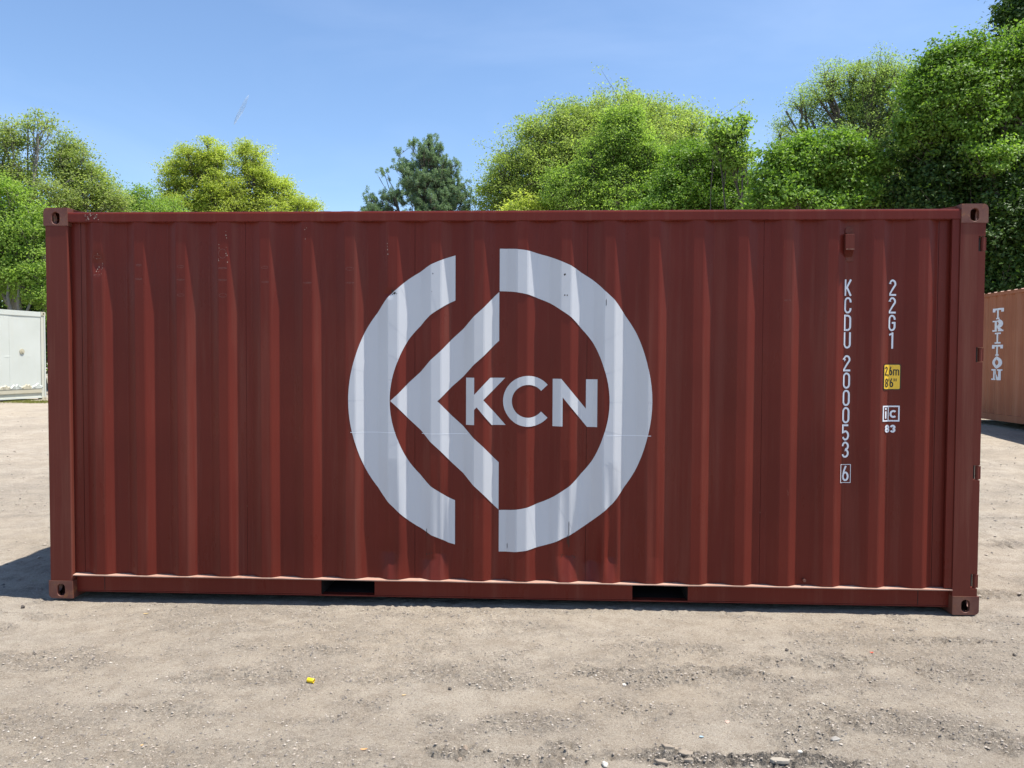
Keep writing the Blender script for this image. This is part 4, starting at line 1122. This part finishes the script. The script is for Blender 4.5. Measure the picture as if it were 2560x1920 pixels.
tree('pine_tree', 'dark blue green pine standing alone in the middle above the roof', 'pine',
     [(1070, 400, 40, 34, 36, 1), (1012, 425, 40, 26, 22, 0.8), (1112, 435, 40, 34, 30, 1), (1060, 462, 40, 62, 30, 1), (985, 495, 40, 34, 16, 0.8), (930, 500, 40, 22, 12, 0.6), (1130, 490, 40, 36, 34, 1), (1085, 520, 40, 70, 34, 1), (940, 535, 40, 46, 20, 1), (1035, 362, 40, 7, 14, 0.9), (1074, 356, 40, 7, 18, 0.9), (1098, 372, 40, 9, 14, 0.8), (963, 438, 40, 9, 9, 0.7), (1140, 440, 40, 8, 10, 0.6), (1160, 515, 40, 14, 24, 0.7), (1150, 462, 40, 9, 12, 0.6), (1000, 386, 40, 7, 10, 0.7), (1040, 590, 40, 130, 40, 1)],
     (1075, 40), 2600, 46, 0.17, 108, 0.26, 0.20, 0.24, needle=True, shape=0.16, inner=0.25, fork=0.70)
tree('broad_tree', 'huge dome shaped olive green tree filling the sky right of the pine, its top rounded', 'olive',
     [(1540, 430, 40, 265, 150, 1.3), (1310, 440, 40, 110, 95, 1), (1250, 490, 40, 65, 60, 1), (1390, 360, 40, 110, 95, 1), (1700, 380, 40, 120, 110, 1), (1540, 300, 40, 110, 62, 1), (1640, 305, 40, 80, 58, 0.9), (1450, 305, 40, 80, 55, 0.9), (1570, 250, 40, 34, 20, 0.5), (1500, 258, 40, 30, 20, 0.5), (1330, 350, 40, 40, 40, 0.7), (1400, 560, 40, 200, 60, 0.8)],
     (1480, 40), 5200, 40, 0.110, 109, 0.50, 0.12, 0.42, clump=6)
tree('leafy_tree', 'fresh green tree with upright leafy shoots in front of the dome shaped one', 'green',
     [(1560, 350, 33, 58, 82, 1), (1500, 420, 33, 60, 70, 1), (1610, 420, 33, 70, 80, 1), (1450, 500, 33, 90, 60, 1), (1560, 510, 33, 110, 70, 1), (1590, 300, 33, 18, 26, 0.6), (1540, 300, 33, 18, 24, 0.6), (1400, 460, 33, 50, 40, 0.7)],
     (1540, 33), 2100, 42, 0.100, 110, 0.40, 0.25, 0.2, clump=7)
tree('leafy_tree', 'bright green spreading tree at the right foot of the dome, left of the maple', 'maple',
     [(1740, 420, 31, 80, 72, 1), (1810, 440, 31, 60, 60, 1), (1850, 495, 31, 52, 58, 1), (1700, 490, 31, 90, 60, 1), (1790, 540, 31, 100, 60, 1), (1640, 540, 31, 90, 50, 1)],
     (1760, 31), 2100, 46, 0.098, 111, 0.36, 0.28, 0.2)
tree('sapling', 'thin leafy sapling tips poking above the spreading tree, beside open sky', 'green',
     [(1800, 345, 29, 34, 40, 1), (1845, 330, 29, 24, 34, 0.8), (1785, 300, 29, 12, 16, 0.5), (1855, 292, 29, 12, 12, 0.4), (1835, 400, 29, 40, 46, 1), (1868, 380, 29, 12, 26, 0.5)],
     (1820, 29), 190, 22, 0.14, 112, 0.32, 0.2, 0.07, group=None)
tree('bush', 'small yellow green bush just over the roof below the left side of the dome', 'oak',
     [(1310, 530, 34, 60, 34, 1), (1380, 545, 34, 50, 26, 1)], (1330, 34), 260, 36, 0.14, 113, 0.34, 0.2, 0.08, cat='bush')
tree('locust_tree', 'feathery pale green tree with dark forked limbs showing through, right of the sky gap', 'feather',
     [(2000, 300, 25, 60, 62, 1), (2070, 235, 25, 62, 52, 1), (2160, 200, 25, 82, 60, 1), (2230, 250, 25, 82, 82, 1), (2130, 300, 25, 100, 80, 1), (2250, 380, 25, 90, 90, 1), (1960, 370, 25, 34, 42, 0.8), (2060, 190, 25, 20, 22, 0.4), (2150, 146, 25, 26, 16, 0.5), (1965, 275, 25, 16, 20, 0.4), (2200, 480, 25, 90, 70, 1), (2290, 180, 25, 30, 30, 0.6)],
     (2180, 25), 1900, 56, 0.072, 114, 0.34, 0.92, 0.26, shape=0.45, fork=0.55)
tree('maple_tree', 'dense dark green maple right behind the roof, in front of the feathery tree', 'maple',
     [(2050, 390, 20, 85, 70, 1), (1970, 430, 20, 62, 58, 1), (2120, 420, 20, 72, 62, 1), (1930, 490, 20, 50, 46, 1), (2010, 500, 20, 100, 58, 1), (2130, 510, 20, 90, 58, 1), (1985, 385, 20, 40, 38, 0.8)],
     (2040, 20), 1300, 58, 0.100, 115, 0.27, 0.25, 0.2, inner=0.3, loosef=0.15)
tree('leafy_tree', 'bright green overhanging tree at the right edge above the tan container', 'maple',
     [(2370, 200, 19, 85, 85, 1), (2440, 150, 19, 62, 50, 1), (2500, 230, 19, 90, 90, 1), (2400, 300, 19, 105, 80, 1), (2330, 260, 19, 50, 62, 1), (2560, 330, 19, 100, 80, 1), (2600, 200, 19, 110, 130, 1), (2290, 330, 19, 44, 50, 0.8), (2480, 400, 18.2, 60, 34, 0.6)],
     (2720, 19.5), 2300, 58, 0.092, 116, 0.28, 0.25, 0.28, inner=0.35)
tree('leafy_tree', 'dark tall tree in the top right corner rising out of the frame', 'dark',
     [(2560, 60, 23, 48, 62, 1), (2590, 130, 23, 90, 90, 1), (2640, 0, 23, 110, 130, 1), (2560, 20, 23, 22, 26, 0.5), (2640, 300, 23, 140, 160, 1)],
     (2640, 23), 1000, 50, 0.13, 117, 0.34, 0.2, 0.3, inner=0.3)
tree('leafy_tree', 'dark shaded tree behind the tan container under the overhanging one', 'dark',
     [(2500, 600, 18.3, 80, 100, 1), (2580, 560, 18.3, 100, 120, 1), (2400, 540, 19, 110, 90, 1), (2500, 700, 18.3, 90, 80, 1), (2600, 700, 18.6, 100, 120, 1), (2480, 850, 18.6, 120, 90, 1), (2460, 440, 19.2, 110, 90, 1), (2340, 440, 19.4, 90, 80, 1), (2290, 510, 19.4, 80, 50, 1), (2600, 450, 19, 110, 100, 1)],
     (2560, 18.6), 2400, 52, 0.105, 118, 0.36, 0.0, 0.22, inner=0.3)  # shade below the overhanging crown is put into its leaf colour
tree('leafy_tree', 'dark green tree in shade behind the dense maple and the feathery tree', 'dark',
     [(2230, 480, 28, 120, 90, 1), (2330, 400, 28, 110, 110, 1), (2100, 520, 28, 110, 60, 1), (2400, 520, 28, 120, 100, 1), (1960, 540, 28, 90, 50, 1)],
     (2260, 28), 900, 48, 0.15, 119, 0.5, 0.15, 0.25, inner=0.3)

# low wood closing the yard behind the trees, too far and mixed to count
r = np.random.default_rng(77)
nb = 900; th = r.uniform(-1.75, 1.75, nb); rd = r.uniform(50, 60, nb)
bc = np.stack([CAM[0] + rd * np.sin(th), CAM[1] + rd * np.cos(th), r.uniform(0.3, 4.6, nb) + 0.8 * np.sin(th * 9)], -1)
ki = r.integers(0, nb, 90000)
P = bc[ki] + r.normal(size=(len(ki), 3)) * np.array([1.2, 1.2, 0.7]); P[:, 2] = np.abs(P[:, 2])
V, F = leaves_mesh(P, unit(P - bc[ki]), 0.26, r)
wood = fast_mesh('woodland', V, F, LF['green'])
tag(wood, 'low green wood closing the yard far behind the containers and trees', 'woodland', kind='stuff')

# ------------------------------------------------------------------ small things on the ground
def rock(name, label, px, py, s, mat, seed, flat=0.6, cat='stone', sub=2, sq=0.0):
    x, y = gpt(px, py); r = random.Random(seed)
    bm = bmesh.new(); bmesh.ops.create_icosphere(bm, subdivisions=sub, radius=0.5)
    for v in bm.verts:
        n = float(fbm(np.array(v.co) * 2.2 + seed, seed, 2)); n2 = float(vnoise(np.array(v.co) * 5 + seed, seed + 3))
        v.co *= 1 + 0.45 * n + 0.16 * n2
        v.co = Vector((v.co.x * s, v.co.y * s * r.uniform(0.68, 0.72), v.co.z * s * flat))
    o = bm_obj(name, bm, mat); o.rotation_euler = (0, 0, r.uniform(0, 6)); o.location = (x, y, gz(x, y) + s * flat * 0.22)
    return tag(o, label, cat)
def stone_mat(name, a, b):
    m = M(name); return m.fin(m.mix(m.noise(60, 5, 0.7), a, b), 0.85, m.bump(m.noise(120, 5, 0.7), 0.5, 0.002))
SD = stone_mat('dark_stone', (0.045, 0.038, 0.032), (0.12, 0.10, 0.085))
SG = stone_mat('grey_stone', (0.20, 0.19, 0.17), (0.32, 0.30, 0.27))
SP = stone_mat('pale_stone', (0.44, 0.41, 0.35), (0.60, 0.57, 0.51))
SB = stone_mat('brown_clod', (0.16, 0.12, 0.09), (0.30, 0.24, 0.18))
rock('stone', 'flat grey stone lying in the dirt near the bottom right corner', 2088, 1849, 0.052, SG, 1, 0.35)
rock('stone', 'small white stone on bare dirt in the lower right, above the flat grey stone', 2058, 1758, 0.018, SP, 2, 0.7)
rock('stone', 'pale chip of stone at the bottom edge beside the black asphalt patch', 1999, 1889, 0.024, SP, 3, 0.6)
rock('stone', 'pale flat stone in the middle of the dirt below the second fork pocket', 1558, 1711, 0.032, SP, 4, 0.45)
rock('stone', 'dark lump in the dirt right of the tan leaf', 1125, 1727, 0.024, SD, 5, 0.7)
rock('stone', 'single dark stone in the dirt right of centre, below the red side rail', 1967, 1623, 0.024, SD, 6, 0.8)
rock('stone', 'dark stone at the right edge of the dirt', 2536, 1636, 0.024, SD, 7, 0.7)
rock('stone', 'larger of a pair of dark stones left of the yellow cap', 648, 1690, 0.020, SD, 8, 0.7)
rock('stone', 'smaller of a pair of dark stones left of the yellow cap', 670, 1682, 0.014, SD, 9, 0.7)
rock('stone', 'dark round stone in the shadow edge by the bottom left corner of the red container', 57, 1515, 0.036, SD, 10, 0.8)
rock('dirt_clod', 'biggest brown clod of earth at the bottom edge left of centre', 1162, 1882, 0.036, SB, 11, 0.8, 'clod', 3)
rock('dirt_clod', 'smaller brown clod touching the front of the biggest clod', 1150, 1898, 0.026, SB, 12, 0.7, 'clod', 3)
rock('dirt_clod', 'dark flat clod in the middle of the bottom dirt', 1677, 1790, 0.022, SD, 13, 0.5, 'clod')
rock('stone', 'pinkish flat stone pressed in the dirt below the pale flat stone', 1818, 1806, 0.030, stone_mat('pink_stone', (0.36, 0.26, 0.2), (0.45, 0.33, 0.27)), 14, 0.25)
rock('stone', 'white rounded stone at the very bottom edge right of the rough hole', 1512, 1912, 0.034, SP, 15, 0.6)
# broken asphalt crust: separate flat chunks
def chunk(px, py, w_, h_, label, seed, mat):
    x, y = gpt(px, py); r = random.Random(seed); bm = bmesh.new(); n = 8; pts = []
    for i in range(n):
        t = 2 * math.pi * i / n + r.uniform(-0.3, 0.3); q = r.uniform(0.6, 1.15); pts.append((w_ / 2 * q * math.cos(t), h_ / 2 * q * math.sin(t)))
    extrude_poly(bm, pts, 2, 0, 0.014)
    o = bm_obj('asphalt_chunk', bm, mat, None, 0.002, 1); o.location = (x, y, gz(x, y) - 0.005); o.rotation_euler = (r.uniform(-0.12, 0.12), r.uniform(-0.1, 0.1), 0)
    return tag(o, label, 'asphalt chunk', 'broken asphalt crust at the bottom edge')
AS = stone_mat('crust', (0.15, 0.12, 0.095), (0.33, 0.28, 0.215))
chunk(1668, 1882, 0.060, 0.035, 'leftmost small piece of cracked crust at the bottom edge', 1, AS)
chunk(1712, 1888, 0.062, 0.042, 'middle block of cracked crust with a deep shadow on its front', 2, AS)
chunk(1690, 1872, 0.050, 0.024, 'rear thin piece of cracked crust behind the middle block', 3, AS)
chunk(1655, 1912, 0.070, 0.030, 'front left slab of cracked crust cut by the picture edge', 4, AS)
chunk(1722, 1908, 0.042, 0.022, 'small flat piece in front of the middle block of cracked crust', 5, AS)
chunk(1950, 1912, 0.080, 0.040, 'long pale slab in the black asphalt patch at the bottom', 6, stone_mat('pale_crust', (0.24, 0.21, 0.17), (0.38, 0.34, 0.28)))

# yellow plastic cap
x, y = gpt(777, 1706)
bm = bmesh.new(); R_ = 0.0115; prev = None
for t, rr_ in ((0, 0.0), (0, 0.0098), (0.001, R_), (0.034, R_), (0.036, 0.0105), (0.036, 0.0088), (0.010, 0.0086), (0.010, 0.0)):
    ring = [bm.verts.new((t - 0.018, rr_ * math.cos(2 * math.pi * k / 20), rr_ * math.sin(2 * math.pi * k / 20))) for k in range(20)]
    if prev:
        for k in range(20): bm.faces.new((prev[k], prev[(k + 1) % 20], ring[(k + 1) % 20], ring[k]))
    prev = ring
bmesh.ops.remove_doubles(bm, verts=bm.verts, dist=1e-6); bmesh.ops.recalc_face_normals(bm, faces=bm.faces)
YC = M('yellow_plastic').fin((0.80, 0.56, 0.015), 0.35)
cap = bm_obj('plastic_cap', bm, YC); cap.location = (x, y, gz(x, y) + 0.0115); cap.rotation_euler = (0, 0.06, -0.25)
tag(cap, 'small bright yellow plastic cap lying on the dirt left of centre', 'plastic cap')
# fallen leaves and litter
def litter(name, label, px, py, w_, h_, colr, ang, cat, curl=0.25, seed=0):
    x, y = gpt(px, py); bm = bmesh.new(); n = 8; Lr = []
    for i in range(n + 1):
        t = i / n; wd = h_ / 2 * math.sin(math.pi * min(1, max(0.02, t)) ** 0.8); z = w_ * curl * (2 * t - 1) ** 2 * 0.5
        Lr.append([bm.verts.new(((t - 0.5) * w_, -wd, z + wd * 0.3)), bm.verts.new(((t - 0.5) * w_, 0, z)), bm.verts.new(((t - 0.5) * w_, wd, z + wd * 0.3))])
        if i:
            for k in range(2): bm.faces.new((Lr[-2][k], Lr[-1][k], Lr[-1][k + 1], Lr[-2][k + 1]))
    m = M(name + '_colour'); o = bm_obj(name, bm, m.fin(m.mix(m.noise(80), colr, tuple(c * 0.75 for c in colr)), 0.6))
    sol = o.modifiers.new('thickness', 'SOLIDIFY'); sol.thickness = 0.0006
    o.location = (x, y, gz(x, y) + 0.003); o.rotation_euler = (0, 0, ang); return tag(o, label, cat)
litter('fallen_leaf', 'orange dry leaf lying near the bottom edge left of the clods', 910, 1879, 0.030, 0.013, (0.58, 0.30, 0.12), 0.3, 'leaf')
litter('fallen_leaf', 'tan curled leaf on the dirt right of the yellow cap', 1010, 1743, 0.022, 0.010, (0.58, 0.40, 0.20), 0.4, 'leaf')
litter('fallen_leaf', 'small yellowish leaf close to the container at the left, below the bottom rail', 365, 1527, 0.036, 0.014, (0.50, 0.36, 0.16), 0.3, 'leaf')
litter('fallen_leaf', 'tiny orange leaf in the dirt at the lower left', 355, 1864, 0.014, 0.008, (0.62, 0.38, 0.14), 1.0, 'leaf')
litter('red_scrap', 'small red scrap of litter on the dirt right of centre', 2179, 1630, 0.024, 0.016, (0.62, 0.10, 0.05), 0.2, 'litter', 0.4)
litter('blue_scrap', 'flat light blue scrap near the bottom edge right of centre', 1754, 1843, 0.020, 0.014, (0.28, 0.40, 0.50), 0.1, 'litter', 0.1)

# grass at the foot of the white container
GR = leaf_mat('grass_blades', (0.16, 0.17, 0.04), (0.22, 0.23, 0.05), (0.28, 0.27, 0.10))
r = np.random.default_rng(55)
n = 16000; t = r.uniform(4.0, L2 + 0.8, n); dpt = np.abs(r.normal(0.9, 0.45, n))
nrm = np.array([dr[1], -dr[0], 0])
P = o2[None] + dr[None] * t[:, None] + nrm[None] * dpt[:, None]
keep = vnoise(P[:, :2] * 1.1, 91) > -0.15; P = P[keep]; n = len(P)
P[:, 2] = ground_h(P[:, 0], P[:, 1])
hgt = r.uniform(0.02, 0.07, n)
a_ = r.uniform(0, 6.28, n); dv = np.stack([np.cos(a_), np.sin(a_), np.zeros(n)], -1) * 0.008; lean = r.normal(size=(n, 3)) * 0.02; lean[:, 2] = hgt
V = np.stack([P - dv, P + dv, P + lean], 1).reshape(-1, 3); F = np.arange(3 * n).reshape(-1, 3)
tag(fast_mesh('grass', V, F, GR), 'thin yellowish grass strip along the foot of the white container', 'grass', kind='stuff')

# ------------------------------------------------------------------ contrail, very high and far
ct0, ct1 = at(585, 312, 9000), at(622, 238, 9000)
CM = bpy.data.materials.new('ice_trail'); CM.use_nodes = True; t_ = CM.node_tree; t_.nodes.clear()
o_ = t_.nodes.new('ShaderNodeOutputMaterial'); m_ = t_.nodes.new('ShaderNodeMixShader'); tr_ = t_.nodes.new('ShaderNodeBsdfTransparent'); e_ = t_.nodes.new('ShaderNodeBsdfTranslucent'); e_.inputs[0].default_value = (0.86, 0.93, 1.0, 1)
tc_ = t_.nodes.new('ShaderNodeTexCoord'); mp_ = t_.nodes.new('ShaderNodeMapping'); mp_.inputs['Scale'].default_value = (0.006, 0.006, 0.006); ns_ = t_.nodes.new('ShaderNodeTexNoise'); ns_.inputs['Scale'].default_value = 1.0
rp_ = t_.nodes.new('ShaderNodeValToRGB'); rp_.color_ramp.elements[0].position = 0.3; rp_.color_ramp.elements[0].color = (0.15, 0.15, 0.15, 1); rp_.color_ramp.elements[1].position = 0.7; rp_.color_ramp.elements[1].color = (0.5, 0.5, 0.5, 1)
t_.links.new(tc_.outputs['Object'], mp_.inputs[0]); t_.links.new(mp_.outputs[0], ns_.inputs['Vector']); t_.links.new(ns_.outputs['Fac'], rp_.inputs[0]); t_.links.new(rp_.outputs[0], m_.inputs[0])
t_.links.new(tr_.outputs[0], m_.inputs[1]); t_.links.new(e_.outputs[0], m_.inputs[2]); t_.links.new(m_.outputs[0], o_.inputs[0])
bm = bmesh.new(); prev = None
for i in range(13):
    q = i / 12; p = ct0 + (ct1 - ct0) * q + UPV * 6 * math.sin(q * 9); rr_ = 3 + 24 * math.sin(math.pi * q) ** 0.7
    ring = [bm.verts.new(tuple(p + (RGT * math.cos(2 * math.pi * k / 8) + FWD * math.sin(2 * math.pi * k / 8)) * rr_)) for k in range(8)]
    if prev:
        for k in range(8): bm.faces.new((prev[k], prev[(k + 1) % 8], ring[(k + 1) % 8], ring[k]))
    prev = ring
ctr = bm_obj('contrail', bm, CM); tag(ctr, 'short faint white vapour streak in the blue sky at the upper left', 'vapour trail')
